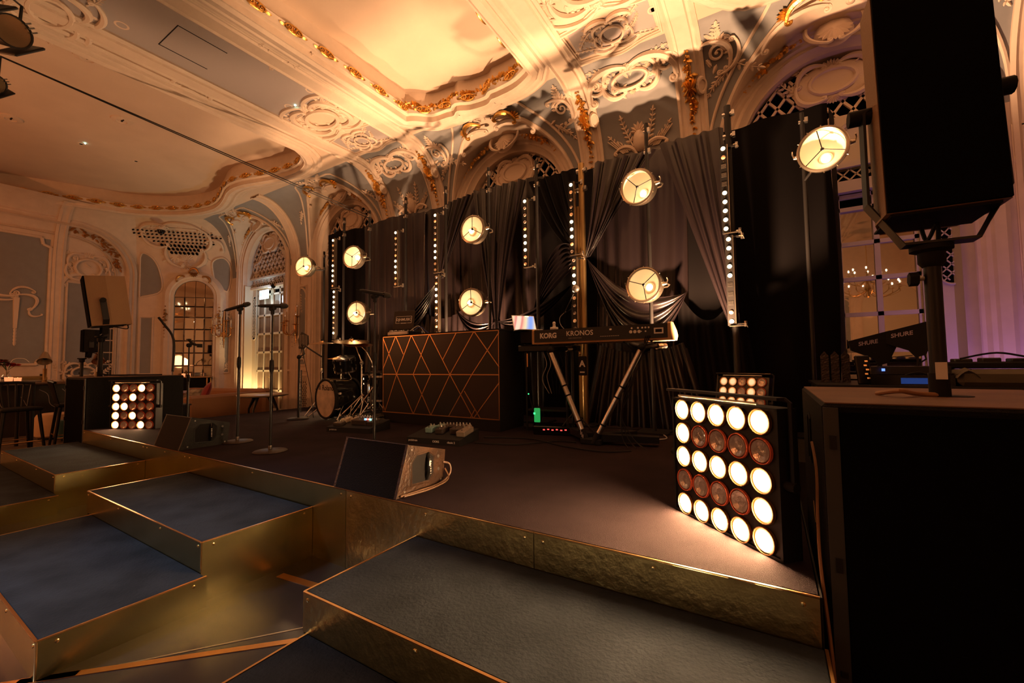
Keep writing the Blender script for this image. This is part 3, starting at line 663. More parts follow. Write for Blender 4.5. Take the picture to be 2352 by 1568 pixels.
def coffer(P, gold_step, label):
    path = [(P[0][0], CYMIN)]+P+[(P[-1][0], CYMIN)]
    # densify the straight sides
    full = []
    for a, b in zip(path[:-1], path[1:]):
        n = max(1, int((Vector(b)-Vector(a)).length/.6)); full += [tuple(Vector(a).lerp(Vector(b), i/n)) for i in range(n)]
    full.append(path[-1]); k = len(full); side = []
    for i in range(k):
        d = Vector(full[(i+1) % k])-Vector(full[i-1]); 
        if i == 0: d = Vector(full[1])-Vector(full[0])
        if i == k-1: d = Vector(full[k-1])-Vector(full[k-2])
        d.normalize(); side.append((-d.y, d.x, 0))     # outwards (away from the recess)
    # cornice: from the ceiling plane, dropping lip, then a deep cyma up to the recessed field
    prof = [(.34, 0), (.34, -.03), (.30, -.05), (.26, -.04), (.24, -.07), (.20, -.075), (.17, -.05), (.14, -.09), (.06, -.10), (.02, -.07), (0, -.07), (0, .02), (-.03, .03), (-.06, .03), (-.07, .10), (-.08, .13), (-.05, .14), (-.03, .16), (.02, .30), (.02, ZR-ZC)]
    MB().sweep([(p[0], p[1], ZC) for p in full], prof, side, [(0, 0, 1)]*k).build('coffer_cornice', CREAM, ce, True, 35)
    bt = [(p[0]+.05*s[0], p[1]+.05*s[1]) for p, s in zip(full, side)]
    # recessed field: columns down to CYMIN
    mb = MB(); Q = [(P[0][0]-.06, P[0][1])]+P+[(P[-1][0]+.06, P[-1][1])]
    for a, b in zip(Q[:-1], Q[1:]):
        mb.add([(a[0], CYMIN, ZR), (b[0], CYMIN, ZR), (b[0], b[1]+.05, ZR), (a[0], a[1]+.05, ZR)], [(0, 1, 2, 3)])
    mb.build('coffer_field', CEIL, ce, False)
    MB().add([(Q[0][0], CYMIN, ZC), (Q[-1][0], CYMIN, ZC), (Q[-1][0], CYMIN, ZR), (Q[0][0], CYMIN, ZR)], [(0, 1, 2, 3)]).build('coffer_end', CEIL, ce, False)
    # gilded oval motifs on the inner frieze
    acc = 0
    for i in range(1, k-1):
        a, b = Vector(full[i]), Vector(full[i+1]); L = (b-a).length; t = 0
        while acc+L-t >= gold_step:
            t += gold_step-acc; acc = 0; p = a.lerp(b, t/L); 
            if p.y < -1.5: continue
            d = (b-a).normalized(); sd = Vector(side[i]); 
            M = frame((p.x-sd.x*.075, p.y-sd.y*.075, ZC+.085), (d.x, d.y, 0), (0, 0, 1))
            if M.to_3x3() @ Vector((0, 0, 1)) @ sd > 0: M = frame((p.x-sd.x*.075, p.y-sd.y*.075, ZC+.085), (-d.x, -d.y, 0), (0, 0, 1))
            mb = MB(); mb.tube([(.11*cos(2*pi*q/14), .05*sin(2*pi*q/14), .01) for q in range(14)], .012, 5, True, m=M); shell(mb, M, 0, -.03, .075, .4, pi-.4, 5, .02)
            for sg in (-1, 1): scroll(mb, M, sg*.06, .0, .04, pi/2, 1.1, sg, .011, .012, 5); leaf(mb, M, sg*.1, 0, 0 if sg > 0 else pi, .09, .05, .02)
            mb.build('gilded_motif', GOLD, ce, True, 50)
        acc += L-t
    if label:
        mb = MB()
        for i in range(2, k-2):
            if full[i][1] < 4.6: continue
            p = full[i]; sd = side[i]; M = frame((p[0]-sd[0]*.06, p[1]-sd[1]*.06, ZC+.12), (side[i][1], -side[i][0], 0), (0, 0, 1))
            for q in range(5): leaf(mb, M, rc.uniform(-.06, .06), rc.uniform(-.05, .05), rc.uniform(.3, 2.8), rc.uniform(.06, .13), .05, .03)
        mb.build('gilded_crest', GOLD, ce, True, 50)
coffer(cofL, .42, False); coffer(COF[1], .46, True); coffer(COF[2], .46, True)
# flat fillets and panels on the strips between the coffers
MCe = frame((0, 0, ZC), (1, 0, 0), (0, -1, 0))         # local x = X, y = -Y, z = down
def strip_panel(xc, half, y0, y1):
    mb = MB(); rect_frame(mb, MCe, xc-half, -y1, xc+half, -y0, .035, .02); mb.build('ceiling_fillet', CREAM, ce, True, 35)
for xc, h in ((-6.26, .78), (-1.54, .78)):
    for s in (-1, 1):
        for dx in (.0, .09): 
            X = xc+s*(h+dx-.06); MB().tube([(X, -1.5, ZC), (X, 5.45, ZC)], .016, 6).build('ceiling_bead', CREAM, ce)
MB().add([(-6.26-.66, -1.5, ZC-.004), (-6.26+.66, -1.5, ZC-.004), (-6.26+.66, 3.95, ZC-.004), (-6.26-.66, 3.95, ZC-.004)], [(0, 1, 2, 3)]).build('panel_field', mat('mauve grey panel paint', (.40, .36, .36), .6), ce, False)
mb = MB(); rect_frame(mb, MCe, -6.26-.66, -3.95, -6.26+.66, 1.5, .04, .025); mb.build('panel_moulding', CREAM, ce)
for s in (-1, 1): MB().box((-6.26+.28*s, 2.35, ZC-.006), (.01, .55, .004)).build('access_hatch_joint', BLACKM, ce, False)
MB().box((-6.26, 2.08, ZC-.006), (.56, .01, .004)).build('access_hatch_joint', BLACKM, ce, False)
def ceiling_motif(xc, yc, w, h, seed, dens=2.5):
    mb = MB(); M = MCe @ T(0, 0, .005); cartouche(mb, M, xc, -yc, w, h, seed, dens); r = random.Random(seed)
    for sg in (-1, 1):
        for tg in (-1, 1):
            cscroll(mb, M, (xc, -yc+tg*h*.55), (xc+sg*w*.62, -yc+tg*h*.5), .22*sg*tg, .03, .014, .2); spray(mb, M, xc+sg*w*.5, -yc+tg*h*.4, (0 if sg > 0 else pi)+tg*.5, .25, 4, r, .035, .5)
    mb.build('ceiling_relief', IVORY, ce, True, 50)
for xc in (-1.54, -6.26):
    MB().add([(xc-.5, 4.75, ZC-.004), (xc+.5, 4.75, ZC-.004), (xc+.5, 5.25, ZC-.004), (xc-.5, 5.25, ZC-.004)], [(0, 1, 2, 3)]).build('panel_field', MATS['mauve grey panel paint'], ce, False)
    mb = MB(); M2 = MCe
    poly = smoothpath([(xc-.52, -5.28, 0), (xc-.3, -5.3, 0), (xc, -5.38, 0), (xc+.3, -5.3, 0), (xc+.52, -5.28, 0)], 4)+smoothpath([(xc+.55, -4.75, 0), (xc+.3, -4.72, 0), (xc, -4.6, 0), (xc-.3, -4.72, 0), (xc-.55, -4.75, 0)], 4)
    poly_frame(mb, M2, [tuple(v[:2]) for v in poly], .06, .04); mb.build('panel_moulding', CREAM, ce, True, 35)
    ceiling_motif(xc, 5.02, .46, .40, int(-xc*10)); ceiling_motif(xc, 4.2, 1.0, .62, int(-xc*11), 4)
    M = I4; mb = MB(); cartouche(mb, M, 0, .0, .8, .36, int(-xc*12), 3)
    for sg in (-1, 1): cscroll(mb, M, (sg*.05, .2), (sg*.62, -.15), .3*sg, .045, .02, .3); scroll(mb, M, sg*.5, .05, .15, 0, 1.5, sg, .03)
    on_cove(mb, MWB, xc, rad(66), .01); mb.build('ceiling_relief', IVORY, ce, True, 50)
for xc in (-5.2, -2.62, -.42):
    M = I4; mb = MB(); scroll(mb, M, 0, 0, .11, 1, 1.3, 1, .022); shell(mb, M, .02, .08, .16, .2, pi*.8, 6, .03); cscroll(mb, M, (-.18, .16), (.12, -.2), .35, .028, .02, .25); cscroll(mb, M, (.2, .12), (.02, -.26), .3, .022, .02, .25); [leaf(mb, M, rc.uniform(-.2, .2), rc.uniform(-.2, .2), rc.uniform(0, 6.3), .12, .05, .025) for _ in range(12)]; spray(mb, M, .1, -.1, -.8, .4, 5, rc, .05, .5); spray(mb, M, 0, .12, 1.8, .2, 4, rc, .05, -.5); on_cove(mb, MWB, xc, rad(62), .01); mb.build('ceiling_relief', IVORY, ce, True, 50)
ceiling_motif(-6.95, 1.2, .9, .5, 77, 2); ceiling_motif(-7.25, 2.7, .2, .4, 78, .8); ceiling_motif(-5.42, 3.0, .2, .4, 79, .8)
# recessed downlights
for i, (x, y, z, s) in enumerate(((-6.55, 1.72, ZC, 1.0), (-5.76, 3.66, ZC, .9), (-6.42, 3.72, ZC, .9), (-1.02, 4.95, ZC, .9), (-7.3, 1.71, ZC, .8), (-8.35, 2.6, ZR, .9), (-8.4, 3.45, ZR, .8), (-11.9, 2.57, ZR, .8), (-11.9, 3.45, ZR, .8), (-3.3, 5.42, ZC, .6))):
    d = thing('downlight', ['white ringed recessed downlight in the mauve ceiling strip, nearest the top edge', 'recessed downlight beside the gilded cornice of the central coffer', 'recessed downlight next to a tiny green light in the ceiling strip', 'recessed downlight beside the ornate ceiling panel above the drape', 'recessed downlight on the edge of the left coffer', 'recessed downlight in the plain left coffer, nearest the beam', 'second recessed downlight in the plain left coffer beside the beam', 'dark recessed downlight with tiny green glow far in the left coffer', 'small dark recessed downlight at the far back of the left coffer', 'small recessed downlight in the bright plaster above the middle arch'][i], 'downlight', (x, y, z))
    MB().lathe([(.035*s, -.001), (.05*s, -.004), (.07*s, -.006), (.075*s, 0)], 20).build('ring', CREAM, d); MB().lathe([(0, -.002), (.036*s, -.002)], 16).build('aperture', BLACKM, d)
    if i in (2, 7): MB().ball((.13, .03, -.01), .014, 8, 5).build('indicator', mat('green indicator', (.3, 1, .7), .4, emit=(.5, 1, .8), es=12), d)
for i, (x, y) in enumerate(((-8.45, 1.85), (-10.1, 2.7), (-11.7, 1.6))):
    d = thing('smoke_detector', ['round plaster boss with a slot on the left coffer near the spotlight', 'round ceiling boss beside the twin wires in the left coffer', 'small ceiling boss far out in the left coffer'][i], 'ceiling boss', (x, y, ZR)); MB().lathe([(.16, 0), (.15, -.02), (.08, -.035), (.07, -.02), (0, -.02)], 22).build('rose', CEIL, d); MB().box((.05, 0, -.03), (.1, .02, .02)).build('slot', BLACKM, d, False)
# twin tension wires
for i in range(2):
    tag(MB().tube([(-7.6-.03*i, .94, 5.0+.02*i), (-6.8+.0*i, 5.6, 4.28+.05*i)], .008, 6).build('tension_wire', BLACK), 'thin black tension wire across the left ceiling, %s of the pair' % ('upper' if i else 'lower'), 'wire', 'twin wires under the left ceiling')
d = thing('dome_camera', 'small black dome security camera under the ceiling in the left corner', 'camera', (-14.35, 4.75, 5.16)); MB().lathe([(0, -.14), (.06, -.12), (.09, -.06), (.095, -.02)], 18).build('dome', BLACKP, d); MB().lathe([(.095, -.02), (.12, -.02), (.13, .03), (0, .03)], 18).build('base', CREAM, d)
# ------------------------------------------------------------------ stage
S = .5; SX0, SX1, SY0, SY1 = -7.79, .12, 1.82, 5.95
st = thing('stage', 'low black carpeted stage with a brass clad front edge', 'stage', (0, 0, 0))
MB().box(((SX0+SX1)/2, (SY0+SY1)/2+.006, S-.006), (SX1-SX0-.01, SY1-SY0-.012, .012)).build('carpet_deck', CARPET, st, False)
MB().box(((SX0+SX1)/2, (SY0+SY1)/2+.02, (S-.012)/2), (SX1-SX0-.03, SY1-SY0-.05, S-.013)).build('substructure', BLACKM, st, False)
def screw(par, M, mesh=[None]):
    if mesh[0] is None: mesh[0] = MB().lathe([(.009, 0), (.008, .003), (.004, .0045), (0, .0045)], 8).mesh('screw')
    o = obj('screw', mesh[0], SCREW, par); o.matrix_local = M; return o
MFy = frame((0, 0, 0), (1, 0, 0), (0, 0, 1))           # faces -Y
cuts = [SX0, -5.72, -4.72, -2.40, -1.0, SX1]
for a, b in zip(cuts[:-1], cuts[1:]):
    MB().box(((a+b)/2, SY0-.003, S/2-.003), (b-a-.004, .006, S-.006)).build('brass_fascia', BRASS if b < -1.9 else BRASSH, st, False)
    MB().box(((a+b)/2, SY0-.002, S-.001), (b-a-.002, .009, .005)).build('edge_trim', TRIM, st, False)
    for x in (a+.05, (a+b)/2, b-.05): screw(st, frame((x, SY0-.006, S-.035), (1, 0, 0), (0, 0, 1)))
for x, sg in ((SX0, -1), (SX1, 1)):
    MB().box((x+sg*.003, (SY0+SY1)/2, S/2), (.006, SY1-SY0, S-.004)).build('side_fascia', BRASS if sg < 0 else BLACKM, st, False)
# ------------------------------------------------------------------ step units: two treads each, brass clad
H1, H2 = S/3, S*2/3
def step_unit(label, x0, x1, x0l, x1l, yf, ym, yb, hint):
    t = thing('step_unit', label, 'steps', (0, 0, 0), group='brass edged steps up to the stage')
    for (a, b, y0, y1, h, nm) in ((x0l, x1l, yf, ym, H1, 'lower_tread'), (x0, x1, ym, yb, H2, 'upper_tread')):
        MB().box(((a+b)/2, (y0+y1)/2, h-.005), (b-a-.014, y1-y0-.012, .01), bev=.003).build(nm, CARPETB, t, False)
        MB().box(((a+b)/2, (y0+y1)/2, (h-.01)/2), (b-a-.02, y1-y0-.02, h-.011)).build('core', BLACKM, t, False)
        hb = 0 if nm == 'lower_tread' else H1
        MB().box(((a+b)/2, y0-.002, (h+hb)/2-.002), (b-a, .006, h-hb-.004)).build('front_riser', BRASSH if hint else BRASS, t, False)
        MB().box(((a+b)/2, y0-.001, h-.002), (b-a, .010, .006)).build('edge_trim', TRIM, t, False)
        for x in (a, b): MB().box((x, (y0+y1)/2, h-.002), (.010, y1-y0, .006)).build('edge_trim', TRIM, t, False)
        for x in (a+.03, a+.35*(b-a), a+.72*(b-a), b-.03): screw(t, frame((x, y0-.005, h-.028), (1, 0, 0), (0, 0, 1)))
        for sg, x in ((-1, a), (1, b)):
            MB().box((x, (y0+y1)/2, h/2-.002), (.006, y1-y0, h-.004)).build('side_panel', BRASS, t, False)
            for y in (y0+.06, y1-.06): screw(t, frame((x+sg*.003, y, h-.03), (0, sg, 0), (0, 0, 1)))
        for x in (a, b): MB().cyl((x, y0, hb), (x, y0, h), .005, n=8).build('corner_trim', SCREW, t)
    return t
step_unit('brass sided double step with dark blue treads, farthest left by the bar', -7.95, -5.70, -8.1, -5.56, .50, 1.15, SY0-.008, 0)
step_unit('brass sided double step with sheen on its blue treads, in the middle', -4.71, -2.76, -4.60, -2.69, .51, 1.14, SY0-.008, 0)
step_unit('large worn brass fronted double step in the right foreground', -1.77, .13, -1.74, .13, .50, 1.13, SY0-.008, 1)
# ------------------------------------------------------------------ blinders: 5 x 5 matrix lamp panels
LAMP_LIT = MB().lathe([(0, .012), (.02, .012), (.045, .006), (.050, 0)], 20).mesh('lamp')
LAMP_OFF = MB().lathe([(0, -.006), (.018, -.002), (.036, .006), (.046, .008), (.050, 0)], 20).mesh('lamp')
LAMP_CORE = MB().lathe([(0, .020), (.010, .018), (.017, .013), (.018, .010)], 12).mesh('lamp_core')
RING = MB().lathe([(.050, -.002), (.052, .010), (.055, .010), (.057, -.002)], 20).mesh('rim')
def emis_mat(name, base, hi, lo, es, hot=1):
    # lamp glass: hot centre falling off to an amber rim, as a PAR lamp shows it
    m = bpy.data.materials.new(name); m.use_nodes = True; nt = m.node_tree; b = nt.nodes['Principled BSDF']; b.inputs['Base Color'].default_value = (*base, 1)
    tc = nt.nodes.new('ShaderNodeTexCoord'); ln = nt.nodes.new('ShaderNodeVectorMath'); ln.operation = 'LENGTH'; nt.links.new(tc.outputs['Object'], ln.inputs[0])
    cr = nt.nodes.new('ShaderNodeValToRGB'); e = cr.color_ramp.elements; e[0].position = .03; e[0].color = (*[c*hot for c in hi], 1); e[1].position = .052; e[1].color = (*[c*.30 for c in lo], 1); q = e.new(.043); q.color = (*[c*.8 for c in lo], 1)
    nt.links.new(ln.outputs['Value'], cr.inputs[0]); nt.links.new(cr.outputs[0], b.inputs['Emission Color']); b.inputs['Emission Strength'].default_value = es; return m
BL_LIT = emis_mat('lit blinder lamp', (1, .8, .5), (1, .56, .26), (1, .46, .15), 3.2, 210)
BL_LIT2 = emis_mat('lit blinder lamp far', (1, .8, .5), (1, .56, .26), (1, .46, .15), 3.2, 55)
BL_DIM = emis_mat('half lit blinder lamp', (1, .8, .5), (1, .70, .36), (.8, .34, .12), .9)
def blinder(label, p, ang, pattern, k=1.0, tilt=0, power=0, lift=0):
    # p = bottom centre on the floor, panel faces local -Y
    t = thing('blinder_panel', label, 'stage light', p, ang, 'five by five blinder panels on the stage')
    M = RX(tilt) @ Matrix.Scale(k, 4); P = .122; W2 = .325
    MB(M).box((0, .015, .302), (.65, .02, .59)).build('face_plate', BLACK, t, False)
    if lift:
        for sx in (-1, 1):
            for sy in (-1, 1): MB().tube([(sx*.24*k, .02, .03), (sx*.26*k, sy*.14, -lift)], .012, 6).build('foot', BLACK, t)
    for x in (-W2, W2): MB(M).box((x, .045, .302), (.012, .10, .604)).build('side_plate', BLACK, t, False)
    for z in (.006, .598): MB(M).box((0, .045, z), (.66, .10, .012)).build('end_plate', BLACK, t, False)
    for j in range(5):
        for i in range(5):
            L = M @ T(-.244+P*i, .0, .056+P*(4-j)) @ RX(90); c = pattern[j][i]
            o = obj('lamp', LIT_MESH.get(c, LAMP_OFF), None, t); o.matrix_local = L
            rg = obj('lamp_rim', RING_OFF if c == '.' else RING, None, o)
            if c in '#+': q = obj('lamp_core', LAMP_CORE, EM_HOT, o)
        MB(M).box((0, .012, .056+P*j), (.63, .006, .006)).build('divider', BLACKM, t, False)
    for sg in (-1, 1): MB(M).tube([(sg*W2, .03, .30), (sg*.36, .03, .30), (sg*.36, .03, .63), (sg*.35, .02, .642), (sg*.3, .0, .645)], .009, 6).build('yoke', BLACK, t); MB(M).cyl((sg*.33, .03, .30), (sg*.375, .03, .30), .02, n=10).build('yoke_knob', BLACKM, t)
    MB(M).box((0, .0, .645), (.70, .05, .012)).build('top_rail', BLACK, t, False); MB(M).cyl((-.25, -.02, .62), (.25, -.02, .62), .006, n=8).build('handle_bar', NICKEL, t)
    return t
LIT_MESH = {}
for c, m in (('#', BL_LIT), ('o', BL_DIM), ('+', BL_LIT2)):
    me = LAMP_LIT.copy(); me.materials.clear(); me.materials.append(m); LIT_MESH[c] = me
RING_OFF = RING.copy(); RING_OFF.materials.append(LENSRING); RING.materials.append(TRIM); LAMP_OFF.materials.append(LENSOFF)
def blinder_at(label, pl, pr, pattern, k=1.0, tilt=0, power=0):
    pl, pr = Vector(pl), Vector(pr); c = (pl+pr)/2; d = pr-pl; return blinder(label, (c.x, c.y, S), math.degrees(atan2(d.y, d.x)), pattern, k, tilt, power)
blinder_at('large lit five by five blinder panel at the right front corner of the stage', (-.475, 2.50), (.025, 2.035), ['#####', '#....', '#####', '....#', '#####'], 1.02, power=LK['blind'])
blinder_at('partly lit five by five blinder panel at the far left corner of the stage', (-7.58, 2.02), (-6.99, 2.32), ['+..+.', '+.+..', '++...', '+.+..', '+..+.'], power=LK['blind']*.55)
blinder('dim lamp panel standing behind the right blinder, in front of the drape', (-.28, 4.80, S+.16), -30, ['oo.o.', 'oo.o.', 'oooo.', '.oo..', '.o.o.'], .82, -10, lift=.16)
blinder('lamp panel half hidden behind the bass drum', (-6.75, 4.85, S), 25, ['oo##.', '.o#o.', 'o#o..', '.....', '..#..'], .9, -10)
blinder('lamp panel hidden behind the booth throwing light up the drape', (-3.85, 4.95, S), 0, ['#####']*5, .7, -50)
# ------------------------------------------------------------------ floor wedge monitors
def wedge(label, p, rz, worn):
    t = thing('floor_monitor', label, 'speaker', p, rz, 'floor wedge monitors')
    # local: x width (0 .. W), front grille slopes up facing +y (the band); audience side -y
    W, D, H = .60, .455, .31; prof = [(0, 0), (.43, 0), (D, .22), (.10, H)]
    def body(x0, x1, m, nm, e=0):
        P = prof; mb = MB(); n = len(P)
        mb.add([(x0, y, z) for y, z in P]+[(x1, y, z) for y, z in P], [tuple(range(n-1, -1, -1)), tuple(range(n, 2*n))]+[(i, (i+1) % n, n+(i+1) % n, n+i) for i in range(n)]); return mb.build(nm, m, t, False)
    body(.02, W-.02, SPK, 'cabinet'); body(0, .021, worn, 'end_panel'); e2 = body(W-.021, W, worn, 'end_panel')
    # recessed handle cup on the visible end (+x)
    M = T(W+.001, .235, .145) @ RZ(90) @ RX(90) @ Matrix.Scale(.86, 4)      # local x -> +y, y -> z, z -> +x
    P = [(-.12, -.10), (.06, -.11), (.10, -.06), (.11, .06), (.06, .10), (-.07, .10), (-.12, .05)]
    mb = MB(); poly_frame(mb, M, P, .018, .008); mb.build('handle_frame', worn, t)
    MB().prism(P, .001, M).build('handle_recess', BLACKM, t, False); MB(M).tube([(.035, -.10, .0), (.03, -.03, .03), (.035, .04, .03), (.05, .10, 0)], .014, 8).build('handle_grip', BLACKP, t)
    [MB(M).box((.035, -.05+.018*q, .044), (.010, .011 if q % 3 else .006, .001)).build('handle_lettering', WHITE, t, False) for q in range(6)]
    for x, z in ((.17, .05), (.17, -.05)): MB(M).lathe([(0, .004), (.012, .003), (.014, 0)], 10, m=T(x, z, 0)).build('bolt', STEEL, t)
    for x, z in ((-.19, -.14), (.2, -.14), (-.12, .15)): MB(M).lathe([(0, .003), (.008, .002), (.009, 0)], 8, m=T(x, z, 0)).build('bolt', STEEL, t)
    mb = MB(); mb.add([(.03, .115, H-.001), (W-.03, .115, H-.001), (W-.03, D-.02, .229), (.03, D-.02, .229)], [(0, 1, 2, 3)]); mb.build('front_grille', GRILLE, t, False)
    for a_, b_ in (((0, H), (W, H)),): MB().tube([(0, .10, H), (W, .10, H)], .004, 5).build('edge_bead', worn, t)
    return t
WORN = mat('worn brown black paint', (.045, .022, .011), .38, spec=.5, bump=.6, bscale=45, vary=.5, vscale=9)
FLECK = mat('flecked black paint', (.014, .016, .014), .45, spec=.5, bump=.5, bscale=120, vary=.4, vscale=30)
wedge('worn black wedge monitor with scuffed brown side at the stage edge, centre', (-2.56, 1.835, S), 0, WORN)
wedge('black flecked wedge monitor at the stage edge in front of the left blinder', (-5.56, 1.835, S), 0, FLECK)
tag(MB().tube(smoothpath([(-1.955, 2.26, .64), (-1.93, 2.30, .62), (-1.92, 2.29, .56), (-1.925, 2.2, .515), (-1.935, 2.0, .512), (-1.95, 1.86, .512)], 6), .007, 6).build('speaker_cable', mat('brown cable', (.12, .06, .03), .5)), 'brown cable looping out of the scuffed centre wedge monitor', 'cable')
tag(MB().tube(smoothpath([(-1.94, 2.26, .6), (-1.91, 2.26, .53), (-1.91, 2.1, .508), (-1.94, 1.88, .508)], 6), .006, 6).build('speaker_cable', MATS['brown cable']), 'second thin cable lying beside the scuffed centre wedge monitor', 'cable')
# ------------------------------------------------------------------ sunstrips: metre bars of ten lamps
S_LIT = MB().lathe([(0, .014), (.014, .012), (.021, .006), (.023, 0)], 14).mesh('lamp'); S_LIT.materials.append(EM_HOT)
S_MID = S_LIT.copy(); S_MID.materials.clear(); S_MID.materials.append(EM_DIM)
S_OFF = MB().lathe([(0, 0), (.010, .003), (.019, .008), (.023, .0)], 14).mesh('lamp'); S_OFF.materials.append(LENSOFF)
SDOT = MB().ball((0, 0, 0), .005, 6, 4).mesh('fixing'); SDOT.materials.append(BRASS)
VENT = MB().box((0, 0, 0), (.05, .004, .045)).mesh('vent'); 
def sunstrip(label, x, y, ztop, pat, vent=False, pitch=.1):
    t = thing('lamp_batten', label, 'stage light', (x, y, ztop-10*pitch), 0, 'ten lamp battens hung on the drape')
    H = 10*pitch
    MB().box((0, .035, H/2), (.075, .07, H-.01)).build('housing', BLACK, t, False); MB().box((.042, .03, H/2), (.006, .06, H-.02)).build('side_rail', NICKEL, t, False)
    for i, c in enumerate(pat):
        z = H-pitch*(i+.5); L = T(0, -.002, z) @ RX(90)
        if c == 'v':
            mb = MB()
            for q in range(5): mb.box((0, -.002, z-.02+.01*q), (.05, .004, .004))
            mb.build('cooling_vent', STEEL, t, False); continue
        o = obj('lamp', {'#': S_LIT, 'o': S_MID, '.': S_OFF}[c], None, t); o.matrix_local = L
        if i % 2 == 1: o = obj('fixing', SDOT, None, t); o.matrix_local = T(0, -.002, z-pitch/2)
    for z in (.02, H-.02): MB().box((.085, .05, z), (.10, .025, .02)).build('clamp_arm', BLACK, t, False); MB().cyl((.13, .05, z-.03), (.13, .05, z+.03), .016, n=8).build('clamp', STEEL, t); MB().tube([(.10, .02, z), (.14, .0, z-.01), (.15, .02, z-.04)], .005, 5).build('clamp_lever', NICKEL, t)
    MB().box((.06, -.01, -.004), (.16, .03, .006)).build('foot_plate', NICKEL, t, False)
    return t
SY = 5.1
for x, zt, pats, nm in ((-7.2, 3.81, ('#o..o####o', '##### o..#'.replace(' ', '')), 'far left'), (-5.47, 3.66, ('#o..o###oo',), 'short, left of the booth laptop'), (-4.56, 3.79, ('#o..o###oo', '.o###o..o.'), 'behind the booth'), (-2.88, 3.66, ('#...o###oo',), 'short, above the open laptop'), (-2.17, 3.73, ('#o..o###o.', '.o###o..o.'), 'beside the gold post'), (-.35, 3.71, ('#ovvv#####', '#####vvvo#'), 'far right')):
    for j, p in enumerate(pats):
        lab = ('%s batten of ten lamps on the black drape, %s' % (('upper', 'lower')[j] if len(pats) > 1 else 'single', nm))
        sunstrip(lab, x+(.02*j if x > -3 else .04*j if x < -7 else .02*j), SY, zt-1.02*j, p)
# uprights that carry the battens and lamps
for i, (x, y, z1, m, r_, lab) in enumerate(((-7.0, 5.2, 4.2, BLACK, .025, 'far left beside the first round lamps'), (-5.33, 5.2, 4.24, BLACK, .025, 'behind the short left batten'), (-6.06, 5.03, 4.1, BLACK, .022, 'between the pair of lamps left of the booth'), (.40, 5.45, 4.0, BLACK, .022, 'behind the rightmost round lamp'), (-7.55, 5.15, 3.6, BLACK, .022, 'behind the leftmost round lamp'), (-4.42, 5.2, 4.22, BLACK, .025, 'behind the booth batten'), (-3.43, 5.0, 4.2, BLACK, .022, 'between the two lamps right of the booth laptop'), (-2.74, 5.2, 4.2, BLACK, .025, 'behind the short batten above the open laptop'), (-2.06, 5.2, 3.98, mat('gold anodised post', (.42, .29, .13), .36, metal=1), .042, 'gold coloured, catching the lamp light'), (-1.15, 5.0, 4.15, BLACK, .022, 'behind the two lamps above the keyboard'), (-.30, 5.2, 4.18, BLACK, .035, 'behind the far right batten'))):
    t = thing('lighting_upright', 'vertical pipe in front of the drape, '+lab, 'pipe', (x, y, S), 0, 'uprights of the drape frame')
    MB().cyl((0, 0, .02), (0, 0, z1-S), r_, n=12).build('pipe', m, t); MB().box((0, 0, .01), (.35, .35, .02)).build('base_plate', BLACK, t, False)
    for z in (z1-S-.1, z1-S-.35): MB().cyl((-r_*1.5, 0, z), (r_*1.5, 0, z), r_*.8, n=8).build('clamp', STEEL, t); MB().box((r_*1.6, -.02, z), (.03, .05, .05)).build('clamp_body', STEEL, t, False)
    if r_ > .04:
        MB().box((-.055, .0, 1.5), (.05, .05, 2.8)).build('square_rail', m, t, False)
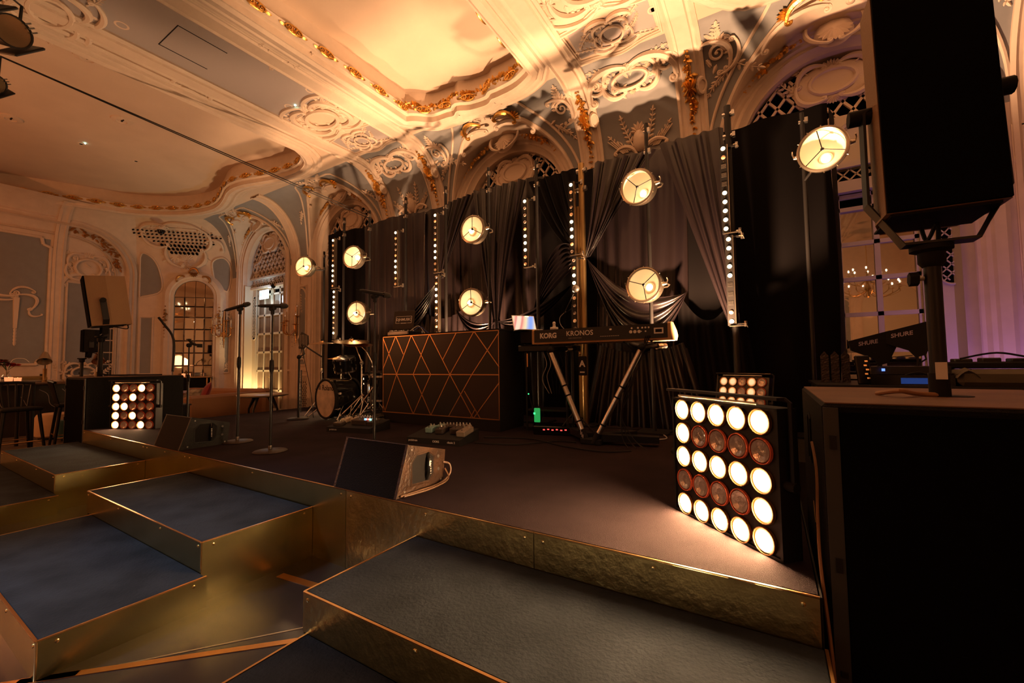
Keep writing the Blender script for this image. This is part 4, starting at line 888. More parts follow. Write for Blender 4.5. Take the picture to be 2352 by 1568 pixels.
# ------------------------------------------------------------------ round vintage lamps
def round_lamp(label, x, z, yaw, pitch_, rot, bulb, Y=4.72, r=.192, side=1, pw=1.0):
    t = thing('round_lamp', label, 'stage light', (x, Y, z), 0, 'round vintage lamps on the drape frame')
    # local: axis -Y after rotation; build with z axis = facing direction
    M = RZ(yaw) @ RX(-pitch_) @ RX(90)          # local z -> facing
    dep = .15
    MB(M).lathe([(r*.98, .0), (r*1.0, -.02), (r*.98, -dep*.75), (r*.7, -dep), (0, -dep*1.02)], 36, cap=False).build('drum_body', NICKEL, t)
    MB(M).lathe([(r*.9, .0), (r*.86, -.02), (r*.72, -.06), (r*.45, -.095), (0, -.11)], 36, cap=False).build('bowl_reflector', EM_CREAM, t)
    rim = MB(M).lathe([(r*.90, -.004), (r*.90, .014), (r*.95, .02), (r*1.03, .016), (r*1.05, 0), (r*1.05, -.02), (r*1.0, -.022)], 40, cap=False).build('front_rim', NICKEL, t)
    for k in range(3):
        a = rad(rot+120*k); MB(M).tube([(0, 0, .012), (r*.92*cos(a), r*.92*sin(a), .010)], .0045, 6).build('guard_spoke', BLACK, rim)
    MB(M).lathe([(0, .02), (.012, .018), (.016, .008), (.016, .0)], 12).build('guard_hub', BLACK, rim)
    b = rad(bulb[0]); bx, by = bulb[1]*r*cos(b), bulb[1]*r*sin(b)
    MB(M).ball((bx, by, -.045), (.022, .022, .03), 12, 8).build('bulb', EM_BULB, t); MB(M).lathe([(.026, -.10), (.026, -.07), (.04, -.065), (.055, -.072), (.05, -.09)], 18, m=T(bx, by, 0)).build('bulb_socket', EM_CREAM, t)
    for k in range(12):
        a = 2*pi*k/12; MB(M).cyl((r*1.03*cos(a), r*1.03*sin(a), .0), (r*1.10*cos(a), r*1.10*sin(a), .0), .005, n=6).build('rim_screw', NICKEL, rim)
    for sg in (-1, 1):
        MB(M).cyl((sg*r*.98, 0, -.07), (sg*r*1.22, 0, -.07), .024, .014, n=12).build('trunnion', NICKEL, t); MB(M).tube([(sg*r*1.2, 0, -.07), (sg*r*1.26, .035, -.07), (sg*r*1.24, .06, -.05)], .006, 6).build('locking_lever', NICKEL, t)
    MB(M).tube([(r*1.18, 0, -.07), (r*1.2, 0, -.16), (r*.9, 0, -.26), (0, 0, -.29), (-r*.9, 0, -.26), (-r*1.2, 0, -.16), (-r*1.18, 0, -.07)], .008, 6).build('yoke', NICKEL, t)
    MB().tube([M @ Vector((0, 0, -.28)), (-.09 if x > 0 else 0, .42 if x < -7 else .72 if x > 0 else .30, 0)], .014, 8).build('spigot', BLACK, t)
    l = bpy.data.lights.new('lamp_light', 'POINT'); l.energy = LK['lampin']*pw; l.color = (1, .74, .44); l.shadow_soft_size = .02
    lo = bpy.data.objects.new('lamp_light', l); COL.objects.link(lo); lo.parent = t; lo.matrix_local = M @ T(bx*.6, by*.6, -.015)
    sl = spot('lamp_beam', (0, 0, 0), (0, 0, -1), LK['lampout']*pw, (1, .60, .28), 130, .8, .12); sl.parent = t; sl.matrix_local = M @ T(0, 0, .05) @ RX(180)
    return t
# yaw: + turns the face to the viewer's right; every lamp faces the audience (-Y)
for a in (('round vintage lamp overhanging the left end of the drape', -7.55, 3.22, 18, 2, 90, (-60, .1), 3),
          ('round vintage lamp, upper of the pair left of the booth', -6.12, 3.20, 12, 3, 30, (0, .3), 3),
          ('round vintage lamp, lower of the pair left of the booth', -6.0, 2.21, 13, 0, 90, (180, .4), .8),
          ('round vintage lamp, upper of the pair behind the booth', -3.52, 3.22, 2, 0, 90, (180, .35), 1.0),
          ('round vintage lamp, lower of the pair behind the booth', -3.55, 2.18, 6, -4, 90, (180, .35), .8),
          ('round vintage lamp, upper of the pair above the keyboard', -1.20, 3.29, -10, -8, 12, (-65, .45), 1.0),
          ('round vintage lamp, lower of the pair above the keyboard', -1.16, 2.17, -8, 2, 40, (-30, .25), 1.0),
          ('round vintage lamp at the right end beside the hanging loudspeaker', .49, 3.25, -12, -14, 100, (-80, .45), 1.1)):
    round_lamp(a[0], a[1], a[2], a[3], a[4], a[5], a[6], pw=a[7])
# ------------------------------------------------------------------ black drapes
rd = random.Random(31)
def fold(x, seed, f=9.0):
    return .5*sin(x*f+seed)+.3*sin(x*f*1.73+seed*2.1)+.2*sin(x*f*2.9+seed*3.3)
def drape_panel(label, x0, x1, y, ztop, zbot, amp, seed, m, f=9, topwave=.03):
    def fn(u, v):
        x = x0+(x1-x0)*u; zt = ztop+topwave*sin(x*3.1+seed)+.015*sin(x*11+seed); z = zbot+(zt-zbot)*v
        k = amp*(.55+.45*(1-v)); return (x+.015*sin(z*2+x*5), y+k*fold(x+.06*sin(z*.9+seed)*(1-v), seed, f), z)
    n = int((x1-x0)*70); o = MB().grid(fn, n, 22).build('stage_drape', m, None, True, 80); return tag(o, label, 'curtain', 'black drapes behind the stage')
drape_panel('black drape panel at the far left end of the backdrop', -8.22, -7.0, 5.72, 4.19, S, .05, 1.0, SATIN2, 10)
drape_panel('black satin drape panel behind the two left round lamps', -7.02, -5.35, 5.70, 4.18, S, .06, 2.0, SATIN, 11)
drape_panel('black drape panel behind the short left batten', -5.38, -4.55, 5.72, 4.16, S, .05, 3.2, SATIN, 12)
drape_panel('black satin drape panel behind the booth lamps', -4.58, -2.9, 5.72, 4.20, S, .06, 4.4, SATIN, 10)
drape_panel('black drape panel left of the gold post', -2.93, -2.05, 5.74, 4.17, S, .04, 5.0, SATIN2, 11)
drape_panel('black satin drape panel behind the keyboard', -2.08, -.80, 5.74, 4.14, S, .07, 6.1, SATIN, 12)
drape_panel('flat black drape panel right of the far right batten', -.84, .66, 5.66, 4.12, S, .035, 7.3, SATIN2, 7)
MB_ = MB().grid(lambda u, v: (.66+.10*sin(pi*u*.5), 5.66+.5*u+.02*sin(v*9), S+(4.10-S)*v), 6, 14); tag(MB_.build('stage_drape', SATIN2, None, True, 80), 'black drape return folding back at the right end', 'curtain', 'black drapes behind the stage')
def gathered(label, top0, top1, tie, spread, y, m, n=12, amp=.05, sag=0, tail=0, flare=.5, seed=0, depth=.05):
    # cloth hung between two top points and pulled in to a tie; optional tail below
    t0, t1, tp = Vector(top0), Vector(top1), Vector(tie)
    def fn(u, v):
        if tail: vv = v*1.0; k = vv/(1-.35) if vv < .65 else 1; q = 0 if vv < .65 else (vv-.65)/.35
        else: k = v; q = 0
        u = u+.035*sin(9*u+seed*2)*sin(pi*u); a = t0.lerp(t1, u); b = tp+Vector(((u-.5)*spread, (u-.5)*spread*.15)); e = k**1.25
        p = a.lerp(b, k); p = Vector((p.x+(b.x-a.x)*0, p.y-sag*sin(pi*k)*(1-u)))
        if q: p = Vector((tp.x+(u-.5)*(spread+flare*q**.8), tp.y-tail*q))
        am = (amp*(1-.55*k) if not q else amp*(.45+.7*q))*(.6+.4*sin(u*17+seed*3))
        return (p.x, y-depth*sin(pi*min(1, k))+am*sin(u*n*2*pi+seed+.6*sin(3*v)), p.y)
    return tag(MB().grid(fn, n*8, 30).build('stage_drape', m, None, True, 80), label, 'curtain', 'black drapes behind the stage')
gathered('satin drape swept from the top right down to a tie beside the far right batten', (-1.08, 4.04), (-.36, 4.04), (-.30, 1.64), .10, 5.36, SATIN, 5, .035, seed=1)
gathered('satin drape gathered from the top into the tie beside the gold post', (-1.95, 4.06), (-1.10, 4.02), (-2.08, 2.76), .08, 5.42, SATIN, 7, .03, sag=.25, seed=2)
gathered('satin drape gathered from the left into the tie beside the gold post', (-3.0, 4.04), (-2.2, 4.07), (-2.12, 2.78), .08, 5.44, SATIN2, 6, .03, sag=.2, seed=3)
gathered('satin drape tied in at the middle behind the booth with a tail below', (-4.0, 4.12), (-3.0, 4.09), (-3.58, 1.95), .10, 5.40, SATIN, 7, .045, tail=1.4, flare=.7, seed=4)
gathered('shiny satin drape pulled in at the upper part behind the booth batten', (-4.56, 4.08), (-3.95, 4.13), (-4.74, 2.78), .09, 5.46, SATIN, 6, .035, sag=.1, seed=5)
def swag(label, a, b, sag0, sag1, y, m, n=7, amp=.035, seed=0, dz=.0):
    A, B = Vector(a), Vector(b)
    def fn(u, v):
        p = A.lerp(B, u); s = sag0+(sag1-sag0)*v; p.y -= s*sin(pi*u)**.9; w = sin(pi*u)
        return (p.x, y-.06*w+amp*(.3+.7*w)*sin(v*n*2*pi+seed), p.y-dz*v*w)
    return tag(MB().grid(fn, 36, n*8).build('stage_drape', m, None, True, 80), label, 'curtain', 'black drapes behind the stage')
swag('swag of satin looping from the gold post to behind the keyboard', (-2.08, 2.74), (-.82, 2.15), .25, 1.0, 5.40, SATIN, 4, .03, 1)
swag('swag of satin from the booth batten tie down to the left', (-4.76, 2.76), (-5.6, 2.05), .02, .35, 5.44, SATIN, 5, .03, 2)
swag('swag of satin hanging left of the middle tie behind the booth', (-4.35, 2.2), (-3.6, 1.95), .10, .32, 5.38, SATIN, 3, .03, 3)
swag('swag of satin hanging right of the middle tie towards the laptop', (-3.56, 1.96), (-2.3, 2.4), .10, .30, 5.38, SATIN, 3, .03, 4)
swag('swag of fan folds left of the gold post', (-2.95, 2.0), (-2.12, 2.76), .0, -.55, 5.42, SATIN, 7, .03, 5)
def skirt(label, x0, x1, ztop, flare0, flare1, y, m, n=9, amp=.05, seed=0, dip=.12):
    def fn(u, v):
        z = ztop-dip*sin(pi*u)-(ztop-S-dip*sin(pi*u))*v; x = x0+(x1-x0)*u+(flare0+(flare1-flare0)*u)*v
        return (x, y-.12*v+amp*(.3+.7*v)*sin(u*n*2*pi+seed), z)
    return tag(MB().grid(fn, n*8, 20).build('stage_drape', m, None, True, 80), label, 'curtain', 'black drapes behind the stage')
skirt('flared satin skirt under the keyboard swag catching the light', -1.95, -.86, 1.55, -.2, .30, 5.42, SATIN, 11, .05, 1)
skirt('satin skirt of the tied drape below the far right batten', -.95, -.25, 2.2, .05, .2, 5.48, SATIN2, 5, .04, 2, .4)
skirt('pale lit satin folds low behind the booth', -5.3, -4.2, 2.3, 0, .1, 5.52, SATIN, 9, .05, 3, .2)
# ------------------------------------------------------------------ microphone stands and microphones
def mic_stand(label, x, y, h, clip=True, base_m=BLACKM, base='round'):
    t = thing('microphone_stand', label, 'mic stand', (x, y, S), 0, 'microphone stands on the stage')
    if base == 'round': MB().lathe([(0, 0), (.145, 0), (.15, .006), (.14, .014), (.03, .024), (0, .024)], 32).build('base', mat('stand base bronze black', (.035, .020, .012), .45, spec=.25), t)
    MB().cyl((0, 0, .02), (0, 0, h*.62), .0135, n=12).build('lower_tube', BLACK, t); MB().lathe([(.014, h*.56), (.019, h*.57), (.021, h*.60), (.019, h*.64), (.012, h*.65)], 14).build('height_clutch', BLACKM, t)
    MB().cyl((0, 0, h*.62), (0, 0, h), .009, n=10).build('upper_tube', BLACK, t); MB().lathe([(.012, .02), (.017, .03), (.017, .055), (.012, .06)], 10).build('base_collar', STEEL, t)
    if clip: MB().tube([(0, 0, h-.03), (0, 0, h+.015)], .017, 10).build('clip_boss', BLACKM, t); MB().tube([(-.035, 0, h+.022), (.035, 0, h+.028)], .02, 10).build('mic_clip', BLACKM, t)
    return t
def microphone(label, p, az, el, L=.26):
    t = thing('microphone', label, 'microphone', p, 0, 'handheld wireless microphones on stands')
    d = Vector((cos(rad(az))*cos(rad(el)), sin(rad(az))*cos(rad(el)), sin(rad(el)))); M = frame((0, 0, 0), d, (0, 0, 1) if abs(d.z) < .9 else (1, 0, 0)) @ RY(90)
    MB(M).lathe([(0, -L*.5), (.010, -L*.5), (.012, -L*.46), (.016, -L*.42), (.0175, -L*.1), (.019, L*.1), (.0195, L*.22), (.023, L*.27)], 18).build('handle', BLACK, t)
    MB(M).lathe([(.023, L*.27), (.0265, L*.29), (.027, L*.33), (.0255, L*.40), (.02, L*.46), (.01, L*.49), (0, L*.495)], 18).build('grille_head', mat('dark mic mesh', (.05, .045, .04), .4, metal=.6, bump=.8, bscale=400), t)
    MB(M).lathe([(.0235, L*.25), (.0275, L*.27), (.0275, L*.30), (.0235, L*.305)], 18).build('collar_ring', BLACKP, t); MB(M).cyl((0, 0, -L*.5), (0, 0, -L*.62), .003, n=6).build('antenna', BLACKM, t)
mic_stand('straight round base microphone stand, leftmost of the front pair', -4.94, 2.356, 1.42); microphone('black handheld microphone tilted upward on the leftmost front stand', (-4.96, 2.34, S+1.47), 28, 14, .30)
mic_stand('straight round base microphone stand in front of the white door', -4.10, 2.249, 1.35); microphone('black handheld microphone lying level on the stand before the white door', (-4.09, 2.25, S+1.40), 31, -1, .29)
mic_stand('microphone stand rising in front of the booth, its base hidden by the wedge', -3.16, 2.69, 1.44); microphone('black handheld microphone tilted down on the stand by the booth', (-3.14, 2.68, S+1.49), 32, -11, .30)
t = mic_stand('slim stand with an empty tablet clamp, in front of the corner mirror', -6.85, 2.62, 1.10, False)
MB().lathe([(0, .03), (.03, .02), (.035, -.01), (.02, -.03), (0, -.03)], 12, m=T(0, 0, 1.12)).build('clamp_joint', BLACKM, t); MB().tube([(-.02, 0, 1.2), (.04, .02, 1.14), (.14, .06, 1.11)], [.016, .02, .012], 8).build('clamp_arm', BLACKM, t); MB().box((-.015, 0, 1.2), (.06, .04, .014)).build('clamp_jaw', BLACKM, t, False); MB().box((.15, .065, 1.11), (.02, .06, .05)).build('clamp_jaw', BLACKM, t, False)
# ------------------------------------------------------------------ drum kit
def drum_axis(x, y, z, ax): return frame((x, y, z), Vector(ax).orthogonal(), Vector(ax).cross(Vector(ax).orthogonal()))
kd = thing('bass_drum', 'black bass drum with mottled front head lettered Roland', 'drum', (-5.72, 4.12, S), 0)
ax = Vector((.42, -1, 0)).normalized(); ax = Vector((-.10, -1, 0)).normalized(); MK = frame((-.02, -.15, .31), (cos(rad(-6)), sin(rad(-6)), 0), (0, 0, 1))   # local z -> toward audience
MB(MK).lathe([(.285, -.42), (.285, 0)], 44, cap=False).build('shell', BLACKP, kd)
fh = MB(MK).lathe([(0, .004), (.272, .004), (.276, 0)], 44).build('front_head', DRUMHEAD, kd); MB(MK).lathe([(.272, -.03), (.272, .014), (.300, .016), (.306, .008), (.306, -.03)], 44, cap=False).build('front_hoop', BLACKM, kd)
MB(MK).lathe([(.285, -.42), (.306, -.40), (.306, -.44), (.285, -.445)], 44, cap=False).build('rear_hoop', BLACKM, kd)
for k in range(8):
    a = 2*pi*k/8+.3; MB(MK).box((.302*cos(a), .302*sin(a), -.05), (.03, .03, .05)).build('lug', CHROME, kd, False); MB(MK).cyl((.305*cos(a), .305*sin(a), .02), (.305*cos(a), .305*sin(a), -.09), .006, n=6).build('tension_rod', CHROME, kd)
text('head_lettering', 'Roland', .115, MK @ T(.055, .165, .0052), BLACKM, fh, depth=.0006, bold=.001)
mb = MB(MK)
for q in range(5): mb.box((-.175, .14+q*.013, .006), (.07-.002*q, .007, .001))
mb.build('logo_mark', BLACKM, fh, False)
for sg in (-1, 1): MB().tube([MK @ Vector((sg*.28, -.1, -.12)), MK @ Vector((sg*.42, -.29, .06))], .01, 8).build('spur', CHROME, kd); MB().ball(MK @ Vector((sg*.42, -.295, .06)), .016, 8, 6).build('spur_foot', BLACKM, kd)
def drum(name, label, x, y, z, r, h, tilt=(0, 0), legs=False):
    t = thing(name, label, 'drum', (x, y, S), 0, 'smaller drums of the kit'); M = T(0, 0, z) @ RX(tilt[0]) @ RY(tilt[1])
    MB(M).lathe([(r, -h/2), (r, h/2)], 32, cap=False).build('shell', BLACKP, t); MB(M).lathe([(0, h/2+.004), (r*.97, h/2+.004)], 32).build('top_head', mat('white mesh head', (.55, .48, .42), .6), t); MB(M).lathe([(0, -h/2-.004), (r*.97, -h/2-.004)], 32).build('bottom_head', BLACKM, t)
    for sz in (-1, 1): MB(M).lathe([(r*.97, sz*h/2-.018), (r*1.05, sz*h/2-.016), (r*1.05, sz*h/2+.012), (r*.98, sz*h/2+.014)], 32).build('hoop', CHROME, t)
    for k in range(6):
        a = 2*pi*k/6
        for sz in (-1, 1): MB(M).box((r*1.03*cos(a), r*1.03*sin(a), sz*h*.28), (.02, .02, .05), RZ(0)).build('lug', CHROME, t, False)
    if legs:
        for k in range(3): a = 2*pi*k/3+.5; MB().tube([(r*1.06*cos(a), r*1.06*sin(a), z+h*.1), (r*1.06*cos(a), r*1.06*sin(a), .02), (r*1.2*cos(a), r*1.2*sin(a), .0)], .008, 6).build('leg', CHROME, t)
    return t
tm = drum('rack_tom', 'black rack tom with chrome hoops above the bass drum', -5.68, 4.25, .83, .155, .20, (14, 6)); MB().tube([(.0, .05, .72), (.02, .12, .6), (.0, .0, .55)], .012, 8).build('tom_arm', CHROME, tm)
drum('floor_tom', 'black floor tom right of the bass drum, partly behind the booth', -5.12, 4.5, .46, .19, .36, (0, 0), True)
sn = drum('snare_drum', 'snare drum on a chrome stand behind the bass drum', -5.35, 4.55, .62, .165, .14, (8, 0))
for k in range(3): a = 2*pi*k/3; MB().tube([(.12*cos(a), .12*sin(a), .54), (0, 0, .40), (0, 0, .2), (.24*cos(a), .24*sin(a), .01)], .009, 6).build('leg', CHROME, sn)
def cymbal(label, x, y, z, r, tilt, boom=None):
    t = thing('cymbal_stand', label, 'cymbal', (x, y, S), 0, 'cymbals on chrome stands'); M = T(0, 0, z-S) @ RX(tilt[0]) @ RY(tilt[1])
    MB(M).lathe([(0, .028), (.02, .028), (.035, .02), (.045, .006), (r*.6, -.008), (r, -.022), (r, -.024), (r*.6, -.011), (.04, .002), (0, .02)], 40).build('cymbal', BRONZE, t); MB(M).lathe([(0, .05), (.014, .048), (.016, .03)], 10).build('wing_nut', BLACKM, t)
    if boom:
        bx, by, bz = boom; MB().tube([(0, 0, z-S), (bx*.5, by*.5, z-S-.12), (bx, by, bz)], .009, 8).build('boom_arm', CHROME, t); MB().cyl((bx, by, bz+.05), (bx, by, .28), .013, n=10).build('upper_tube', CHROME, t); MB().ball((bx, by, bz), .03, 8, 6).build('tilter', STEEL, t)
    else: bx = by = 0; MB().cyl((0, 0, z-S), (0, 0, .28), .011, n=10).build('upper_tube', CHROME, t); MB().lathe([(.013, .7), (.022, .71), (.022, .76), (.013, .77)], 10).build('clutch', STEEL, t)
    MB().cyl((bx, by, .30), (bx, by, .05), .015, n=10).build('lower_tube', CHROME, t)
    for k in range(3): a = 2*pi*k/3+.4; MB().tube([(bx, by, .34), (bx+.27*cos(a), by+.27*sin(a), .012)], .008, 6).build('leg', CHROME, t); MB().tube([(bx, by, .10), (bx+.15*cos(a), by+.15*sin(a), .16)], .006, 6).build('leg_brace', CHROME, t)
cymbal('flat bronze crash cymbal left of the drum kit', -6.34, 4.3, 1.70, .22, (4, 2)); cymbal('bronze ride cymbal on a boom over the rack tom', -5.52, 4.25, 1.70, .26, (7, 8), (.18, .05, .85)); cymbal('lower bronze cymbal of the hi-hat left of the rack tom', -6.0, 4.42, 1.45, .21, (3, 2)); cymbal('small splash cymbal just under the ride cymbal', -5.45, 4.32, 1.655, .22, (6, 10), (.24, .10, .8))
for i, (p, q) in enumerate((((-5.45, 3.95, S+.02), (-5.1, 4.15, S+.40)), ((-5.35, 4.1, S+.02), (-5.0, 4.25, S+.5)))):
    t = thing('kick_pedal_hardware', ['folded chrome stand lying against the bass drum', 'second chrome strut leaning beside the bass drum'][i], 'hardware', p); d = Vector(q)-Vector(p); MB().tube([(0, 0, 0), d*.5, d], .014, 8).build('strut', CHROME, t); MB().tube([d*.55, d*.55+Vector((.05, -.1, -.3+.1*i))], .008, 6).build('brace', CHROME, t); MB().ball(d, .022, 8, 6).build('end_cap', BLACKM, t)
mb = MB()
for q in range(26):
    x, y = -4.95+rd.uniform(-.3, .25), 4.25+rd.uniform(-.25, .2); mb.tube(smoothpath([(x+rd.uniform(-.2, .2), y+rd.uniform(-.15, .15), S+.012+rd.uniform(0, .09)) for _ in range(5)], 5), .006, 5)
o = mb.build('cable_heap', mat('dark olive cable', (.06, .048, .03), .45)); tag(o, 'tangled heap of cables beside the drum kit', 'cables'); o['kind'] = 'stuff'
# overhead boom stand with baffle
t = thing('overhead_mic_stand', 'black boom stand with a fan shaped baffle left of the drums', 'mic stand', (-6.20, 3.82, S)); MB().lathe([(0, 0), (.15, 0), (.155, .008), (.14, .018), (.03, .026), (0, .026)], 28).build('base', BLACKM, t); MB().cyl((0, 0, .02), (0, 0, .95), .017, n=10).build('pole', BLACK, t); MB().cyl((.03, .02, .1), (.03, .02, .75), .009, n=8).build('second_pole', BLACK, t)
MB().ball((0, 0, .95), .035, 10, 8).build('swivel', BLACKM, t); MB().tube([(-.02, 0, .95), (.09, .03, .99), (.04, .02, 1.15), (.42, .1, .95)], .013, 8).build('boom_arm', BLACK, t); MB().tube([(.04, .02, 1.12), (.05, .03, 1.3)], .012, 8).build('baffle_post', BLACK, t)
M = T(.05, .03, 1.20) @ RZ(18) @ RX(90); MB(M).prism([(-.07, -.12), (-.09, .02), (-.02, .14), (.10, .08), (.11, -.06), (.03, -.13)], .012).build('baffle', mat('ribbed baffle', (.02, .018, .016), .5), t, False)
for q in range(6): MB(M).box((-.06+.028*q, .0, .014), (.006, .20-.012*abs(q-2.5), .006)).build('baffle_rib', STEEL, t, False)
MB().tube(smoothpath([(.05, .0, 1.1), (.10, .05, .8), (.16, .1, .4), (.2, .12, .02)], 6), .005, 5).build('cable', BLACKM, t)
# ------------------------------------------------------------------ DJ booth
BX0, BX1, BY, BZ0, BZ1 = -4.77, -2.76, 4.2, .64, 1.72
bo = thing('dj_booth', 'black booth front with a copper lined diamond pattern', 'dj booth', (BX0, BY, 0)); BW = BX1-BX0; BH = BZ1-BZ0
MB().box((BW/2, .30, (BZ1+S)/2), (BW, .56, BZ1-S-.004)).build('carcass', BLACKM, bo, False); MB().box((BW/2, .28, (BZ0+S)/2), (BW-.02, .5, BZ0-S)).build('plinth', BLACKM, bo, False)
MB().box((BW/2, .33, BZ1+.008), (BW+.02, .66, .016)).build('top_board', BLACKM, bo, False)
MBo = T(0, .02, BZ0) @ RX(90); hh = BH/2
up = [((-.03, .10), (.30, 1.0)), ((0, .93), (.28, 0)), ((.28, 0), (.565, 1)), ((.565, 1), (.92, .02)), ((.57, .0), (.93, 1)), ((.93, 1), (1.25, 0)), ((1.25, 0), (1.64, 1)), ((1.64, 1), (2.01, .12))]
segU = [((.0, .97), (.28, 0)), ((0, .13), (.26, 1)), ((.28, 0), (.565, 1)), ((.565, 1), (.92, 0)), ((.60, 0), (.90, 1)), ((.90, 1), (1.25, 0)), ((1.25, 0), (1.64, 1)), ((1.64, 1), (2.01, .17)), ((1.60, 0), (2.01, .94))]
partU = [((.26, 1), (.41, .52)), ((1.36, 1), (1.13, .36))]
segL = [((.28, 1), (.04, 0)), ((.28, 1), (.60, 0)), ((.60, 1), (.92, 0)), ((.92, 1), (.60, 0)), ((1.25, 1), (.92, 0)), ((1.25, 1), (1.62, 0)), ((1.60, 1), (1.22, 0)), ((2.01, .83), (1.62, 0))]
partL = [((1.48, .62), (1.73, 0)), ((0, .2), (.06, 0)), ((1.65, .22), (1.57, 0))]
def split(polys, a, b):
    out = []
    for P in polys:
        L, R_ = [], []
        for i in range(len(P)):
            p, q = P[i], P[(i+1) % len(P)]; f = lambda w: (b[0]-a[0])*(w[1]-a[1])-(b[1]-a[1])*(w[0]-a[0]); fp, fq = f(p), f(q)
            if fp >= -1e-9: L.append(p)
            if fp <= 1e-9: R_.append(p)
            if fp*fq < -1e-14: t = fp/(fp-fq); m = (p[0]+(q[0]-p[0])*t, p[1]+(q[1]-p[1])*t); L.append(m); R_.append(m)
        for Q in (L, R_):
            ar = abs(sum(Q[i][0]*Q[(i+1) % len(Q)][1]-Q[(i+1) % len(Q)][0]*Q[i][1] for i in range(len(Q))))/2 if len(Q) > 2 else 0
            if ar > 1e-4: out.append(Q)
    return out
TINT = [mat('black booth laminate %d' % i, c, r_, spec=.4) for i, (c, r_) in enumerate((((.018, .014, .012), .35), ((.026, .020, .016), .30), ((.012, .010, .009), .4), ((.030, .017, .015), .33)))]
for half, segs_, parts in ((1, segU, partU), (0, segL, partL)):
    y0 = half*hh; polys = [[(0, y0), (BW, y0), (BW, y0+hh), (0, y0+hh)]]
    S2 = [((a[0], y0+a[1]*hh), (b[0], y0+b[1]*hh)) for a, b in segs_]
    for a, b in S2: polys = split(polys, a, b)
    for P in polys:
        cx = sum(p[0] for p in P)/len(P); cy = sum(p[1] for p in P)/len(P); Q = [(cx+(p[0]-cx)*.985, cy+(p[1]-cy)*.985) for p in P]; MB(MBo).prism(Q, .006+.001*rd.random()).build('laminate_tile', rd.choice(TINT), bo, False)
    for a, b in S2+[((a[0], y0+a[1]*hh), (b[0], y0+b[1]*hh)) for a, b in parts]:
        a, b = Vector(a), Vector(b); d = (b-a).normalized(); n = Vector((-d.y, d.x))*.0055; MB(MBo).prism([(a+n)[:], (b+n)[:], (b-n)[:], (a-n)[:]], .010).build('copper_strip', COPPERTAPE, bo, False)
for y in (.004, hh, BH-.004): MB(MBo).prism([(0, y-.006), (BW, y-.006), (BW, y+.006), (0, y+.006)], .011).build('copper_strip', COPPERTAPE, bo, False)
for x in (.005, BW-.005): MB(MBo).prism([(x-.004, 0), (x+.004, 0), (x+.004, BH), (x-.004, BH)], .011).build('copper_strip', COPPERTAPE, bo, False)
# lettered sign / laptop lid on the booth
t = thing('lettered_laptop', 'dark laptop lid lettered DJHMUSIC standing on the booth', 'laptop', (-4.72, 4.55, BZ1+.016), 14); M = T(0, 0, .10) @ RX(80)
MB(M).box((0, .16, 0), (.36, .29, .008), bev=.003).build('lid', mat('charcoal laptop lid', (.03, .022, .017), .45), t, False); MB().box((0, .14, .05), (.36, .26, .10)).build('laptop_stand', BLACKM, t, False)
text('lid_lettering', 'DJHMUSIC', .056, M @ T(0, .165, .005), WHITE, t, depth=.0006, bold=.0012); [MB(M).box((-.045+.013*q, .109, .005), (.009, .012 if q % 3 else .008, .002)).build('lid_subline', WHITE, t, False) for q in range(8)]
mb = MB(M)
for c, d in (((0, .215, .005), (.27, .005, .002)), ((-.135, .162, .005), (.005, .105, .002)), ((.135, .162, .005), (.005, .105, .002)), ((-.10, .11, .005), (.07, .005, .002)), ((.10, .11, .005), (.07, .005, .002))): mb.box(c, d)
mb.build('lid_border', WHITE, t, False)
t = thing('mixer_gear', 'small mixer with cables on the booth top', 'mixer', (-4.55, 4.42, BZ1+.016)); MB().box((0, 0, .03), (.42, .28, .06), bev=.01).build('chassis', BLACKP, t, False)
for q in range(8): MB().cyl((-.15+.045*q, -.05+.06*(q % 2), .06), (-.15+.045*q, -.05+.06*(q % 2), .08), .009, n=8).build('knob', STEEL, t)
MB().tube(smoothpath([(.18, 0, .06), (.26, .05, .12), (.34, .1, .05), (.42, .12, .01)], 6), .006, 6).build('blue_cable', mat('blue cable', (.03, .06, .30), .4), t); MB().tube(smoothpath([(.1, 0, .06), (.2, .08, .14), (.30, .1, .03)], 6), .004, 6).build('pale_cable', WHITE, t)
t = thing('headphones', 'pale headphones resting on the left end of the booth top', 'headphones', (-4.66, 4.33, BZ1+.016)); MB().lathe([(.03, -.02), (.04, 0), (.03, .02)], 14, m=T(-.07, 0, .05) @ RX(70)).build('ear_cup', STEEL, t); MB().tube([(-.05, 0, .06), (.03, .0, .075), (.1, .02, .03)], .009, 8).build('headband', WHITE, t); MB().lathe([(.03, -.02), (.04, 0), (.03, .02)], 14, m=T(.11, .02, .04) @ RX(80)).build('ear_cup', STEEL, t)
# ------------------------------------------------------------------ keyboard on a two column stand
kb = thing('stage_keyboard', 'black stage keyboard with wooden ends lettered KORG KRONOS on its back', 'keyboard', (-1.49, 4.05, 1.52)); KW = 1.40
rp = MB().box((0, .01, .085), (KW, .02, .135)).build('rear_panel', mat('keyboard black panel', (.016, .015, .013), .4, spec=.4), kb, False)
MB().add([(-KW/2, .02, .02), (KW/2, .02, .02), (KW/2, .34, .02), (-KW/2, .34, .02), (-KW/2, .02, .150), (KW/2, .02, .150), (KW/2, .13, .152), (-KW/2, .13, .152), (-KW/2, .34, .06), (KW/2, .34, .06)], [(0, 1, 2, 3), (4, 5, 6, 7), (7, 6, 9, 8), (8, 9, 2, 3), (0, 4, 7, 8, 3), (1, 5, 6, 9, 2), (0, 1, 5, 4)]).build('body', BLACKM, kb, False)
MB().box((0, .17, .009), (KW, .33, .018)).build('wooden_base', WOODB, kb, False)
